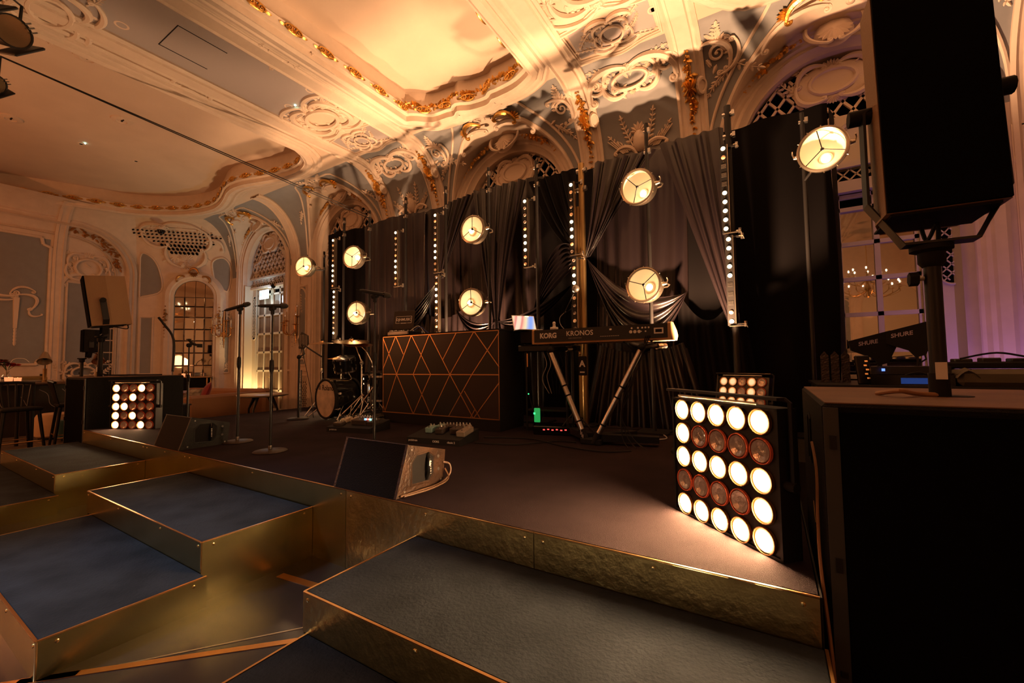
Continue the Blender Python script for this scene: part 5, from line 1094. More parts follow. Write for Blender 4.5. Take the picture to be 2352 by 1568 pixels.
for sg in (-1, 1):
    pr = [(0, .0), (.30, -.0), (.36, .05), (.30, .10), (.13, .165), (.02, .165), (0, .15)]; M = T(sg*(KW/2+.014)-.014, 0, 0) @ RY(90) @ RZ(90)
    MB(M).prism(pr, .028).build('wooden_end_cheek', WOOD, kb, False)
for q in range(52): MB().box((-.61+q*.0235, .27, .066), (.0225, .13, .012)).build('white_key', mat('white key', (.6, .56, .5), .3), kb, False)
MK2 = frame((0, -.001, .085), (1, 0, 0), (0, 0, 1))
text('brand_lettering', 'KORG', .075, MK2 @ T(-.53, 0, 0), WHITE, rp, depth=.0007, bold=.003, sx=.95); text('name_lettering', 'KRONOS', .072, MK2 @ T(-.17, .012, 0), WHITE, rp, depth=.0007, bold=.0008, sx=1.0); text('small_lettering', 'MUSIC WORKSTATION', .014, MK2 @ T(-.22, -.036, 0), GREYP, rp, depth=.0005)
[MB(MK2).box((.06+.022*q, -.03, 0), (.016, .006, .001)).build('small_print', GREYP, rp, False) for q in range(9)]; MB(MK2).box((.16, .035, 0), (.022, .016, .003)).build('port', STEEL, rp, False)
for x, y, r_ in ((.37, .035, .009), (.43, .035, .009), (.47, .035, .009), (.5, .035, .009), (.53, .035, .009), (.36, .0, .016), (.40, .0, .016), (.44, .0, .016), (.50, .0, .008), (.46, .0, .006)): MB(MK2).lathe([(r_*.6, .001), (r_*.7, .004), (r_, .004), (r_, 0)], 10, m=T(x, y, 0)).build('jack_socket', STEEL, rp)
MB(MK2).box((.62, .0, 0), (.085, .055, .003)).build('rating_label', WHITE, rp, False); MB(MK2).box((.62, .0, .0015), (.06, .03, .002)).build('label_print', BLACKM, rp, False); MB(MK2).box((-.36, .0, 0), (.09, .03, .002)).build('vent_slot', BLACKP, rp, False)
for q in range(5): MB().lathe([(0, 0), (.014, 0), (.012, -.012), (0, -.012)], 10, m=T(-.55+.27*q, .1, 0)).build('rubber_foot', BLACKM, kb)
ks = thing('keyboard_stand', 'two silver columns in a V on a black base carrying the keyboard', 'keyboard stand', (-1.49, 4.05, S))
def col(a, b, nm='column'):
    a, b = Vector(a), Vector(b); MB().cyl(a, b, .028, n=18).build(nm, ALU, ks)
    for f in (.12, .44, .56): p = a.lerp(b, f); d = (b-a).normalized(); MB().cyl(p-d*.008, p+d*.008, .031, n=18).build('cable_strap', BLACKM, ks)
    MB().cyl(a-(b-a).normalized()*.10, a+(b-a).normalized()*.02, .034, n=14).build('column_foot', BLACKM, ks)
col((-.15, -.02, .12), (-.50, .0, .93)); col((.02, -.04, .10), (.46, -.0, .95))
MB().box((-.05, .02, .03), (.22, .18, .06), bev=.01).build('hub', BLACKM, ks, False)
for q in range(6): MB().box((-.16+.006*q, -.06, .13-.012*q), (.004, .004, .05)).build('hub_print', WHITE, ks, False) if q % 2 else None
for a, b in (((.0, .02, .03), (.56, .16, .035)), ((-.1, .02, .03), (-.38, .3, .035)), ((.0, .05, .03), (.25, .42, .035))):
    a, b = Vector(a), Vector(b); d = (b-a).normalized(); n = Vector((-d.y, d.x, 0))*.05; MB().add([a+n, b+n, b-n, a-n, a+n+Vector((0, 0, .07)), b+n+Vector((0, 0, .06)), b-n+Vector((0, 0, .06)), a-n+Vector((0, 0, .07))], [(0, 1, 2, 3), (4, 5, 6, 7), (0, 1, 5, 4), (1, 2, 6, 5), (2, 3, 7, 6), (3, 0, 4, 7)]).build('base_leg', BLACKM, ks, False)
for x, sg in ((-.50, 1), (.46, 1)):
    MB().tube([(x, .0, .95), (x+.05, .10, .965), (x+.16, .30, .97)], .024, 10).build('support_arm', BLACKM, ks); MB().cyl((x+.10, .18, .965), (x+.13, .24, .967), .03, n=12).build('arm_collar', NICKEL, ks); MB().ball((x, 0, .95), .04, 10, 8).build('arm_joint', BLACKM, ks)
for q in range(3): MB().tube(smoothpath([(.50+.02*q, -.01, 1.06), (.44, -.03, .80), (.30+.02*q, -.05, .5), (.26, -.04, .3), (.27+.05*q, -.06, .10), (.33+.08*q, -.1, .012)], 6), .005, 5).build('hanging_cable', BLACKM, ks)
MB().tube(smoothpath([(-.45, .25, .95), (-.42, .25, .7), (-.40, .2, .5), (-.43, .22, .3), (-.38, .2, .05)], 6), .004, 5).build('hanging_cable', BLACKM, ks)
# second rig behind: rack stand with open laptop
rk = thing('keyboard_rack', 'dark stand with a second keyboard tier and rack gear behind the keyboard', 'gear rack', (-2.35, 4.62, S), 10)
MB().box((.05, 0, 1.13), (.62, .34, .16), bev=.01).build('upper_keyboard', BLACKM, rk, False); MB().box((.05, .02, .99), (.70, .36, .08), bev=.01).build('lower_tier', BLACKP, rk, False)
for x in (-.2, .3):
    for y in (-.13, .15): MB().cyl((x, y, 0), (x, y, .97), .014, n=8).build('leg', BLACK, rk)
MB().box((.05, .02, .25), (.5, .3, .02)).build('shelf', BLACK, rk, False)
MB().box((.22, -.172, 1.12), (.05, .003, .03)).build('paper_label', WHITE, rk, False); MB().box((.27, -.172, 1.06), (.03, .003, .012)).build('red_led', mat('red led', (1, .1, .05), .4, emit=(1, .12, .04), es=2), rk, False)
MB().box((-.18, -.15, .85), (.012, .004, .16)).build('orange_strip', TRIM, rk, False)
for q in range(5): MB().tube(smoothpath([(.0+.05*q, -.1, .96), (.06+.05*q, -.14, .8), (.0+.06*q, -.13, .62+.03*q), (.08+.03*q, -.12, .45)], 6), .004, 5).build('hanging_cable', GREYP if q < 2 else BLACKM, rk)
t = thing('open_laptop', 'open laptop with a bright pastel screen left of the keyboard', 'laptop', (-2.53, 4.52, S+1.21), 52); M = T(0, .08, .01) @ RX(66)
MB().box((0, 0, .008), (.31, .22, .014), bev=.004).build('keyboard_half', STEEL, t, False); MB(M).box((0, .11, 0), (.31, .22, .006), bev=.002).build('screen_half', STEEL, t, False)
def screen_mat():
    m = bpy.data.materials.new('laptop screen wallpaper'); m.use_nodes = True; nt = m.node_tree; b = nt.nodes['Principled BSDF']; b.inputs['Base Color'].default_value = (.02, .02, .02, 1)
    tc = nt.nodes.new('ShaderNodeTexCoord'); wv = nt.nodes.new('ShaderNodeTexWave'); wv.inputs['Scale'].default_value = .28; wv.inputs['Distortion'].default_value = 1.5; mp = nt.nodes.new('ShaderNodeMapping'); mp.inputs['Scale'].default_value = (5, 3, 3); mp.inputs['Rotation'].default_value = (0, 0, .8)
    nt.links.new(tc.outputs['Object'], mp.inputs[0]); nt.links.new(mp.outputs[0], wv.inputs[0]); cr = nt.nodes.new('ShaderNodeValToRGB'); e = cr.color_ramp.elements; e[0].color = (.25, .42, .95, 1); e[1].position = .35; e[1].color = (.95, .80, .50, 1)
    for p, c in ((.6, (.95, .62, .40, 1)), (.85, (.85, .22, .20, 1)), (.97, (.97, .75, .55, 1))): q = e.new(p); q.color = c
    nt.links.new(wv.outputs[0], cr.inputs[0]); nt.links.new(cr.outputs[0], b.inputs['Emission Color']); b.inputs['Emission Strength'].default_value = 1.0; return m
MB(M).box((0, .112, .004), (.29, .195, .002)).build('screen', screen_mat(), t, False); MB(M).box((.05, .205, .006), (.05, .012, .004)).build('screen_clip_light', EM_WARM, t, False)
t = thing('small_figure', 'small cream ornament on top of the keyboard', 'ornament', (-1.98, 4.12, 1.672)); MB().box((0, 0, .015), (.08, .05, .03), bev=.006).build('foot', WHITE, t, False); MB().lathe([(.018, .03), (.014, .06), (.018, .075), (.01, .09), (0, .09)], 10).build('stem', WHITE, t)
t = thing('vocal_mic_stand', 'thin boom stand with a wire mesh microphone behind the keyboard', 'mic stand', (-1.95, 4.55, S)); MB().cyl((0, 0, .2), (0, 0, 1.5), .008, n=8).build('pole', BLACK, t); MB().tube([(0, 0, 1.45), (-.10, 0, 1.40), (.02, 0, 1.62)], .006, 6).build('boom_arm', BLACK, t); MB().ball((.05, 0, 1.68), .045, 12, 8).build('mesh_head', mat('chrome mesh', (.35, .33, .3), .35, metal=.8), t); MB().tube(smoothpath([(-.08, 0, 1.42), (-.16, 0, 1.35), (-.14, 0, 1.25), (0, 0, 1.12)], 5), .004, 5).build('cable', GREYP, t)
for k in range(3): a = 2*pi*k/3; MB().tube([(0, 0, .25), (.26*cos(a), .26*sin(a), .01)], .007, 6).build('leg', BLACK, t)
t = thing('hanging_shaker', 'black and white tag hanging under the keyboard', 'tag', (-1.66, 4.12, 1.30)); text('tag_letter', 'A', .09, frame((0, -.012, 0), (1, 0, 0), (0, 0, 1)), WHITE, t, depth=.001, bold=.003); MB().box((0, 0, -.02), (.09, .02, .20), bev=.008).build('tag_body', BLACKM, t, False); MB().box((0, -.012, -.085), (.05, .003, .012)).build('tag_line', WHITE, t, False); MB().ball((-.02, -.01, .11), .014, 8, 6).build('bead', TRIM, t); MB().tube([(0, 0, .08), (0, .03, .17)], .003, 5).build('cord', BLACKM, t)
# little rack units with coloured lights under the rig
t = thing('effects_unit', 'floor unit with green and red lights under the keyboard', 'electronics', (-2.12, 4.45, S), 12); MB().box((0, 0, .05), (.5, .3, .10), bev=.01).build('chassis', BLACKP, t, False)
GREEN = mat('green glow', (.05, .8, .2), .4, emit=(.05, 1, .25), es=2.2); RED = mat('red glow', (.9, .05, .05), .4, emit=(1, .06, .05), es=2.5)
for q in range(6): MB().box((-.12+.05*q, -.151, .06+.006*(q % 2)), (.022, .003, .012)).build('red_indicator', RED, t, False)
MB().box((-.20, -.14, .22), (.07, .02, .16), bev=.006).build('green_panel', mat('green lit plastic', (.04, .4, .12), .35, emit=(.03, .6, .14), es=.5), t, False); MB().box((-.23, -.152, .24), (.02, .003, .02)).build('green_indicator', GREEN, t, False); MB().ball((-.30, -.14, .46), .008, 6, 4).build('green_indicator', GREEN, t); MB().tube([(-.30, -.12, .45), (-.26, -.12, .3), (-.22, -.12, .2)], .006, 6).build('stalk', BLACKM, t)
# ------------------------------------------------------------------ pedalboards
def pedalboard(label, x, y, rz, pedals, txt):
    t = thing('pedalboard', label, 'pedalboard', (x, y, S), rz, 'pedalboards on the stage'); 
    MB().add([(-.32, -.2, .0), (.32, -.2, 0), (.32, .2, 0), (-.32, .2, 0), (-.32, -.2, .06), (.32, -.2, .06), (.32, .2, .12), (-.32, .2, .12)], [(0, 1, 2, 3), (4, 5, 6, 7), (0, 1, 5, 4), (1, 2, 6, 5), (2, 3, 7, 6), (3, 0, 4, 7)]).build('frame', BLACKM, t, False)
    MS = T(0, -.2, .06) @ RX(math.degrees(atan2(.06, .4)))
    for px, py, w_, d_, h_, m in pedals:
        pd = MB(MS).box((px, py, h_/2), (w_, d_, h_), bev=.006).build('pedal', m, t, False)
        for q in range(max(1, int(w_/.04))): MB(MS).lathe([(0, .022), (.008, .02), (.010, 0)], 10, m=T(px-w_/2+.02+q*w_/max(1, int(w_/.04)), py+d_*.25, h_)).build('knob', STEEL, pd)
        MB(MS).lathe([(0, .012), (.008, .01), (.009, 0)], 10, m=T(px, py-d_*.3, h_)).build('footswitch', CHROME, pd)
    for q, (tx, sx, c) in enumerate(txt): text('board_lettering', tx, .028, frame((sx, -.202, .032), (1, 0, 0), (0, 0, 1)), c, t, depth=.0006)
    return t
PG = mat('cream pedal', (.50, .42, .33), .4); PT = mat('teal pedal', (.16, .27, .27), .4); PB = mat('brown black pedal', (.04, .03, .025), .4); PS = mat('silver pedal', (.36, .30, .24), .35, metal=.5)
p = pedalboard('pedalboard with cream pedals and a small coloured display beside the drums', -4.42, 3.52, 12, ((-.22, .25, .09, .12, .05, PG), (-.10, .27, .07, .12, .05, PG), (.06, .20, .22, .16, .06, PB), (.05, .30, .20, .08, .05, PG), (.24, .18, .10, .14, .05, PB), (-.2, .09, .12, .1, .04, PB)), (('pedaltrain', -.22, GREYP),))
for q, c in enumerate(((.2, .5, 1), (1, .15, .1), (.3, 1, .8))): MB().box((.15+.035*q, -.06, .15), (.03, .012, .02)).build('display_segment', mat('display %d' % q, c, .4, emit=c, es=2.2), p, False)
pedalboard('larger pedalboard with teal and silver pedals in front of the booth', -2.98, 3.45, 8, ((-.16, .22, .08, .12, .055, PT), (-.09, .31, .09, .1, .05, PT), (-.02, .21, .09, .13, .05, PB), (.03, .32, .16, .09, .05, PB), (.17, .24, .13, .16, .06, PB), (.27, .20, .10, .20, .055, PS), (.16, .35, .2, .05, .05, PS)), (('pedaltrain', -.24, WHITE), ('CIOKS', .04, WHITE), ('classic 2', .22, WHITE)))
# cables lying on the stage
for i, (P, m, lab) in enumerate((([(-2.6, 3.5, .51), (-2.2, 3.6, .51), (-1.9, 3.95, .51), (-1.7, 4.0, .51)], BLACKM, 'black cable running from the front pedalboard to the keyboard stand'), ([(-2.7, 3.8, .51), (-2.2, 3.95, .51), (-1.7, 3.75, .51), (-1.3, 3.7, .51), (-1.1, 3.85, .51)], BLACKM, 'black cable looping in front of the keyboard stand'), ([(-1.9, 5.0, .51), (-1.4, 5.1, .51), (-.9, 4.9, .51), (-.6, 5.0, .51)], BLACKM, 'black cable along the foot of the drape'), ([(-1.2, 4.4, .51), (-.95, 4.6, .51), (-1.05, 4.9, .51)], GREYP, 'grey cable end behind the keyboard stand'))):
    tag(MB().tube(smoothpath(P, 8), .007, 6).build('stage_cable', m), lab, 'cable', 'cables lying on the stage')
# ------------------------------------------------------------------ subwoofers and loudspeakers
LAMPLIT_TOP = mat('lamplit subwoofer top tone', (.15, .075, .042), .55, vary=.25, vscale=5, bump=.3, bscale=80)  # warm lamp light falling on the top is put into this colour
def sub(label, x0, x1, y0, y1, h, mirror=1):
    t = thing('subwoofer', label, 'subwoofer', ((x0+x1)/2, y0, 0), 0, 'tall black subwoofer stacks beside the stage'); W, D = x1-x0, y1-y0
    MB().box((0, D/2, h/2), (W, D, h), bev=.012).build('cabinet', SPK, t, False); MB().box((0, -.006, h/2), (W-.10, .012, h-.06)).build('front_grille', GRILLE, t, False)
    MB().box((0, D/2, h+.001), (W-.02, D-.02, .004)).build('top_tint', LAMPLIT_TOP, t, False)  # thin sheet added to carry the painted lamp glow
    for sg in (-1, 1): MB().box((sg*(W/2-.025), -.004, h/2), (.045, .01, h-.03)).build('rigging_rail', mat('grey rigging rail', (.045, .045, .043), .5), t, False)
    for sg in (-1, 1):
        for z in (.12, .20, h*.5, h-.14): MB().box((sg*(W/2-.028), -.012, z), (.02, .01, .05 if z > .2 else .02)).build('rail_pin', BLACK, t, False)
    sg = -mirror; P = [(-.05, -.10), (.05, -.10), (.055, .09), (0, .11), (-.055, .09)]; M = T(sg*(W/2+.001), D*.55, h-.22) @ (RZ(90) if sg > 0 else RZ(-90)) @ RX(90)
    mb = MB(); poly_frame(mb, M, P, .014, .006); mb.build('handle_frame', SPK, t); MB(M).prism(P, .001).build('handle_recess', BLACKM, t, False)
    MB(M).tube([(.1, -.28, .004), (.16, -.36, .004)], .003, 5).build('scratch', TRIM, t); MB().lathe([(.02, 0), (.05, .0), (.05, .006), (.02, .006)], 16, m=T(.05, D*.45, h)).build('pole_socket', BLACKM, t)
    return t
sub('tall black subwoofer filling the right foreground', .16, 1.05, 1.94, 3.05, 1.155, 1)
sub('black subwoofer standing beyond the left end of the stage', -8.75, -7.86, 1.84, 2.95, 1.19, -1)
def pole_speaker(label, px, py, z0, zp, bw, bd, bh, az, tilt, side_m, off=(0, 0, 0)):
    t = thing('loudspeaker', label, 'speaker', (px, py, z0), 0, 'loudspeakers on poles'); M = T(off[0], off[1], zp-z0+off[2]) @ RZ(az) @ RX(tilt)
    MB().cyl((0, 0, 0), (0, 0, zp-z0-.05), .028, n=14).build('pole', BLACK, t); MB().cyl((0, 0, 0), (0, 0, .10), .034, n=14).build('pole_sleeve', BLACKM, t); MB().box((.0, -.034, .11), (.035, .004, .07)).build('pole_label', WHITE, t, False)
    MB().cyl((-.045, 0, (zp-z0)*.8), (-.075, 0, (zp-z0)*.8), .03, .03, n=6).build('locking_knob', BLACKM, t); MB().cyl((0, 0, (zp-z0)*.8), (-.05, 0, (zp-z0)*.8), .01, n=8).build('knob_shaft', STEEL, t)
    # cabinet: grille face -Y, tapered back
    tp = bw*.36; zc = .14
    mb = MB(M); mb.add([(-bw/2, 0, zc), (bw/2, 0, zc), (bw/2, bd*.5, zc), (tp, bd, zc), (-tp, bd, zc), (-bw/2, bd*.5, zc), (-bw/2, 0, zc+bh), (bw/2, 0, zc+bh), (bw/2, bd*.5, zc+bh), (tp, bd, zc+bh), (-tp, bd, zc+bh), (-bw/2, bd*.5, zc+bh)], [(0, 1, 2, 3, 4, 5), (6, 7, 8, 9, 10, 11)]+[(i, (i+1) % 6, 6+(i+1) % 6, 6+i) for i in range(6)]); mb.build('cabinet', side_m, t, False)
    MB(M).box((0, -.008, zc+bh/2), (bw-.006, .016, bh-.006)).build('front_grille', GRILLE, t, False); MB(M).box((0, bd*.45, zc-.004), (bw-.04, bd*.8, .008)).build('base_plate', BLACKM, t, False)
    # U bracket
    w2 = bw/2+.03; P = [(w2-.03, bd*.35, zc+bh*.52), (w2, bd*.35, zc+bh*.5), (w2+.005, bd*.36, zc+.08), (w2-.10, bd*.30, .02), (-w2+.10, bd*.30, .02), (-w2-.005, bd*.36, zc+.08), (-w2, bd*.35, zc+bh*.5), (-w2+.03, bd*.35, zc+bh*.52)]
    mb = MB(M); mb.sweep(P, [(-.035, -.005), (.035, -.005), (.035, .005), (-.035, .005), (-.035, -.005)], [(0, 1, 0)]*8, [(1, 0, 0), (1, 0, 0), (1, 0, .3), (.2, 0, 1), (-.2, 0, 1), (-1, 0, .3), (-1, 0, 0), (-1, 0, 0)]); mb.build('u_bracket', BLACK, t, False)
    for sg in (-1, 1): MB(M).cyl((sg*(bw/2-.01), bd*.35, zc+bh*.5), (sg*(w2+.05), bd*.35, zc+bh*.5), .035, n=10).build('bracket_knob', BLACKM, t)
    MB().lathe([(.03, -.09), (.045, -.07), (.045, -.03), (.07, -.02), (.07, .0), (0, .0)], 14, m=T(0, 0, zp-z0+.01)).build('pole_mount', BLACKM, t); MB(M).tube(smoothpath([(0, bd*.9, zc+.05), (.02, bd*.9, zc-.06), (.02, bd*.5, zc-.02), (0, .1, .0)], 5), .008, 6).build('signal_cable', BLACKM, t)
    return t
LAMPLIT_SIDE = mat('lamplit speaker side tone', (.30, .17, .085), .5, spec=.4, bump=.4, bscale=120)  # glow of the stage lamps on the cabinet sides, put into their colour
pole_speaker('large black loudspeaker on a pole above the right subwoofer', .60, 2.42, 1.155, 1.78, .37, .30, 1.0, 4, -3, LAMPLIT_SIDE, (.025, -.12, .0))
pole_speaker('black loudspeaker tilted on a pole above the left subwoofer', -8.45, 2.12, 1.19, 1.78, .46, .44, .72, -10, 8, LAMPLIT_SIDE, (0, -.10, .0))
tag(MB().tube(smoothpath([(.40, 2.42, 1.165), (.45, 2.30, 1.185), (.52, 2.38, 1.17), (.60, 2.40, 1.165)], 6), .010, 8).build('speaker_cable', mat('tan cable', (.30, .15, .07), .5)), 'tan cable on top of the right subwoofer by the pole', 'cable')
tag(MB().tube(smoothpath([(-8.40, 2.10, 1.6), (-8.36, 2.1, 1.3), (-8.3, 2.15, 1.22), (-8.1, 2.4, 1.21), (-7.95, 2.7, 1.205)], 6), .010, 6).build('speaker_cable', BLACKM), 'black cable dropping down the left speaker pole', 'cable')
tag(MB().tube(smoothpath([(-8.0, 2.85, 1.25), (-8.0, 2.85, 1.75), (-8.1, 2.75, 2.0), (-8.15, 2.7, 2.1)], 5), .018, 8).build('bent_pipe', BLACK), 'bent black pipe rising behind the left speaker pole', 'pipe')
tag(MB().tube(smoothpath([(.145, 2.25, .96), (.15, 2.15, .86), (.14, 2.05, .7), (.135, 1.95, .55), (.15, 1.9, .3), (.16, 1.86, .02)], 6), .006, 6).build('speaker_cable', MATS['tan cable']), 'thin cable hanging between the right blinder and the right subwoofer', 'cable')
fs_ = pole_speaker('small black loudspeaker on a stand far away near the left wall', -12.2, 2.78, 0, 1.52, .36, .30, .46, -6, 0, BLACKM)
# ------------------------------------------------------------------ spotlights hanging at the top left
def rig_spot(label, p, aim, s=1.0):
    t = thing('rigged_spotlight', label, 'spotlight', p); d = Vector(aim).normalized(); M = frame((0, 0, 0), d.orthogonal(), d.cross(d.orthogonal())) @ Matrix.Scale(s, 4)
    MB(M).lathe([(0, -.22), (.08, -.22), (.10, -.18), (.11, .0), (.115, .10), (.105, .10), (.09, .02)], 24, cap=False).build('housing', BLACK, t); MB(M).lathe([(0, .03), (.05, .045), (.10, .06), (.105, .09)], 24).build('lens', mat('glossy amber lens', (.55, .38, .22), .12, metal=.8), t)
    MB(M).box((0, .13, .02), (.22, .02, .24), bev=.008).build('barn_door', BLACK, t, False); MB(M).box((0, -.13, .02), (.22, .02, .24), bev=.008).build('barn_door', BLACK, t, False); MB().tube([M @ Vector((.13, 0, -.05)), M @ Vector((.14, 0, -.05))+Vector((0, 0, .2)), (0, 0, .36), M @ Vector((-.14, 0, -.05))+Vector((0, 0, .2)), M @ Vector((-.13, 0, -.05))], .014, 6).build('yoke', BLACK, t); MB().cyl((0, 0, .34), (0, 0, .5), .025, n=10).build('hook_clamp', BLACK, t)
    for q in range(3): MB(M).tube([(.10, .03*q-.03, .11), (.13, .03*q-.03, .13)], .006, 5).build('latch', STEEL, t)
    return t
rig_spot('black spotlight with amber lens at the top left edge', (-6.16, .78, 4.58), (.75, .25, -.25), 1.25); rig_spot('smaller black spotlight below the first at the left edge', (-7.05, .80, 4.42), (.6, .3, -.4), .9)
tag(MB().cyl((-7.6, .55, 5.05), (-5.8, .70, 5.05), .025, n=10).build('lighting_bar', BLACK), 'black lighting bar above the left spotlights', 'pipe')
# ------------------------------------------------------------------ door under arch A, with leaded fanlight, lattice side slots and exit sign
d1 = structure('door_1', 'pale panelled glazed double door in the arch left of the drape'); cA = ARCH['A']; yD = WY+.30
IV = mat('ivory door paint', (.66, .58, .46), .5); MD = frame((cA, yD, 0), (1, 0, 0), (0, 0, 1)); PANE = mat('dim curtained glass', (.22, .15, .10), .12, spec=.6, vary=.25, vscale=5, stretch=(9, 9, .2))
for sg in (-1, 1): MB(MD).box((sg*.91, 1.85, .02), (.20, 3.7, .08)).build('door_jamb', IV, d1, False)
MB(MD).box((0, 3.62, .06), (2.0, .06, .16)).build('transom', IV, d1, False); MB(MD).box((0, 3.90, .06), (2.0, .05, .16)).build('transom', IV, d1, False)
mb = MB(); lattice(mb, MD @ T(0, 0, .05), lambda x, y: True, -.95, .95, 3.65, 3.88, .10, .016, 1.4); mb.build('transom_lattice', IV, d1, False)
for lx in (-.40, .40):     # leaves: 2 x 6 panes each
    mb = MB(MD)
    for x in (-.37, 0, .37): mb.box((lx+x*.98, 1.8, 0), (.055, 3.56, .05))
    for j, y in enumerate((.06, .62, 1.18, 1.72, 2.26, 2.80, 3.4, 3.56)): mb.box((lx, y, 0), (.74, .055 if j else .12, .05))
    lf = mb.build('door_leaf', IV, d1, False)
    for i in range(2):
        for j, (a, b) in enumerate(((.12, .6), (.65, 1.15), (1.21, 1.69), (1.75, 2.23), (2.29, 2.77), (2.83, 3.37))): MB(MD).box((lx-.185+.37*i, (a+b)/2, -.005), (.31, b-a, .012)).build('door_pane', PANE, lf, False)
    MB(MD).tube([(lx*.10, 1.0, .03), (lx*.10, 1.0, .07), (lx*.10+.1*(1 if lx > 0 else -1), 1.0, .07)], .01, 6).build('door_handle', SCREW, lf)
arch_frame(d1, MD, 0, .80, 3.95, [(0, 0), (0, .06), (.05, .08), (.09, .06), (.12, .0)], 'fanlight_frame', 3.93, IV)
mb = MB(MD); mb.add([(-.8, 3.93, -.02), (.8, 3.93, -.02)]+[(.8*cos(pi*q/16), 3.93+.8*sin(pi*q/16), -.02) for q in range(17)], [tuple(range(19))]); mb.build('fanlight_glass', PANE, d1, False)
mb = MB(MD); mb.box((-.05, 4.3, 0), (.07, .8, .04)); 
for cx_, cy_, r_ in ((-.5, 4.12, .15), (-.28, 4.25, .17), (-.42, 4.45, .14), (.3, 4.2, .2), (.52, 4.12, .14), (.18, 4.52, .15), (.45, 4.42, .15)): mb.tube([(cx_+r_*cos(2*pi*q/18), cy_+r_*1.15*sin(2*pi*q/18), 0) for q in range(18)], .022, 6, True)
mb.build('fanlight_tracery', IV, d1)
# splayed reveals with oval lattice slots
for sg in (-1, 1):
    Mr = frame((cA+sg*1.0, WY+.02, 0), (-.12*sg, 1, 0) if sg < 0 else (.12, -1, 0), (0, 0, 1))
    MB(Mr).add([(0 if sg < 0 else -.32, 0, 0), (.32 if sg < 0 else 0, 0, 0), (.32 if sg < 0 else 0, 3.7, 0), (0 if sg < 0 else -.32, 3.7, 0)], [(0, 1, 2, 3)]).build('door_reveal', IV, d1, False)
for px in (-.86,):
    Ms = MD @ T(px, 2.75, .07); mb = MB(Ms); mb.add([(.09*cos(2*pi*q/24), (.55 if sin(2*pi*q/24) > 0 else -.55)+.09*sin(2*pi*q/24), -.004) for q in range(24)], [tuple(range(24))]); mb.build('slot_backing', DARKV, d1, False)
    mb = MB(); lattice(mb, Ms, lambda x, y: abs(x) < .09 and abs(y) < .62, -.09, .09, -.62, .62, .075, .012, 1.3); mb.tube([(.10*cos(2*pi*q/24), (.55 if sin(2*pi*q/24) > 0 else -.55)+.10*sin(2*pi*q/24), .004) for q in range(24)], .015, 6, True, m=Ms); mb.build('slot_lattice', IV, d1)
t = thing('exit_sign', 'glowing white exit sign above the ivory door', 'sign', (cA-.18, yD-.16, 3.38)); MB().box((0, 0, 0), (.46, .03, .26), bev=.006).build('sign_panel', mat('lit exit panel', (.8, .9, .9), .4, emit=(.72, .95, 1.0), es=1.6), t, False)
for x in (-.13, .0, .11): MB().box((x, -.017, .01), (.035, .003, .12)).build('sign_mark', mat('pale green sign mark', (.2, .7, .5), .5, emit=(.35, .95, .75), es=.9), t, False)
MB().box((.34, 0, .20), (.20, .06, .06), bev=.01).build('sign_bracket', WHITE, t, False); MB().cyl((.45, 0, .20), (.48, 0, .20), .06, n=14).build('bracket_cap', BLACKM, t)
l = point('exit_glow', (cA-.05, yD-.32, 3.30), LK['exit'], (.65, .85, 1.0), .1)
for x in (-.55, .62):
    u_ = thing('floor_uplighter', 'small floor uplighter at the %s of the ivory door' % ('left' if x < 0 else 'right'), 'lamp', (cA+x, WY-.05, 0)); MB().lathe([(.05, 0), (.07, .02), (.07, .10), (.055, .11), (.05, .08), (0, .07)], 16).build('housing', BLACK, u_); MB().lathe([(0, .085), (.05, .09)], 16).build('lens', EM_WARM, u_)
    spot('door_uplight_beam', (cA+x, WY-.04, .16), (cA+x-.15, WY+.25, 2.6), LK['door']*(1.5 if x < 0 else .6), (1, .66, .28), 100, .8, .04)
# ------------------------------------------------------------------ mirrored door under arch D, right of the drape
d2 = structure('door_2', 'mirrored glazed door right of the drape'); cD = ARCH['D']; ME = frame((cD, WY+.22, 0), (1, 0, 0), (0, 0, 1)); LIL = mat('ivory door paint right', (.62, .54, .46), .5)
MB(ME).box((-.10, 1.85, .02), (.12, 3.7, .10)).build('door_jamb', LIL, d2, False); MB(ME).box((.80, 1.85, .02), (.16, 3.7, .10)).build('door_jamb', LIL, d2, False); MB(ME).box((.3, 3.45, .04), (1.2, .14, .16)).build('transom', LIL, d2, False); MB(ME).box((.3, 3.72, .04), (1.2, .06, .14)).build('transom', LIL, d2, False)
mb = MB(); lattice(mb, ME @ T(0, 0, .05), lambda x, y: True, -.9, .9, 3.52, 3.69, .13, .016, 1.0); mb.build('transom_lattice', LIL, d2, False)
ys = [1.10, 1.42, 1.86, 2.30, 2.74, 3.18]; 
for x in (-.02, .345, .71): MB(ME).box((x, 1.9, .01), (.055, 3.0, .05)).build('door_stile', LIL, d2, False)
for y in [.4, .75]+ys+[3.34]: MB(ME).box((.345, y, .01), (.78, .05, .05)).build('door_rail', LIL, d2, False)
yy = [.4, .75]+ys
for i in range(2):
    for a, b in zip(yy[:-1], yy[1:]): MB(ME).box((.16+.365*i, (a+b)/2, .0), (.32, b-a-.03, .01), RX(random.uniform(-.4, .4))).build('mirror_pane', MIRROR, d2, False)
MB(ME).box((.30, 3.75+.32, .0), (1.0, .66, .02)).build('over_panel', LIL, d2, False); arch_frame(d2, ME @ T(0, 0, .02), .30, .28, 4.02, [(0, 0), (0, .03), (.03, .04), (.05, 0)], 'over_arch', 3.9, LIL)
for x in (-.03, .62): MB(ME).box((x, 4.05, .03), (.05, .62, .05)).build('over_stile', LIL, d2, False)
MB(ME).box((-.5, 2.2, .0), (.7, 4.4, .02)).build('side_fill', LIL, d2, False)
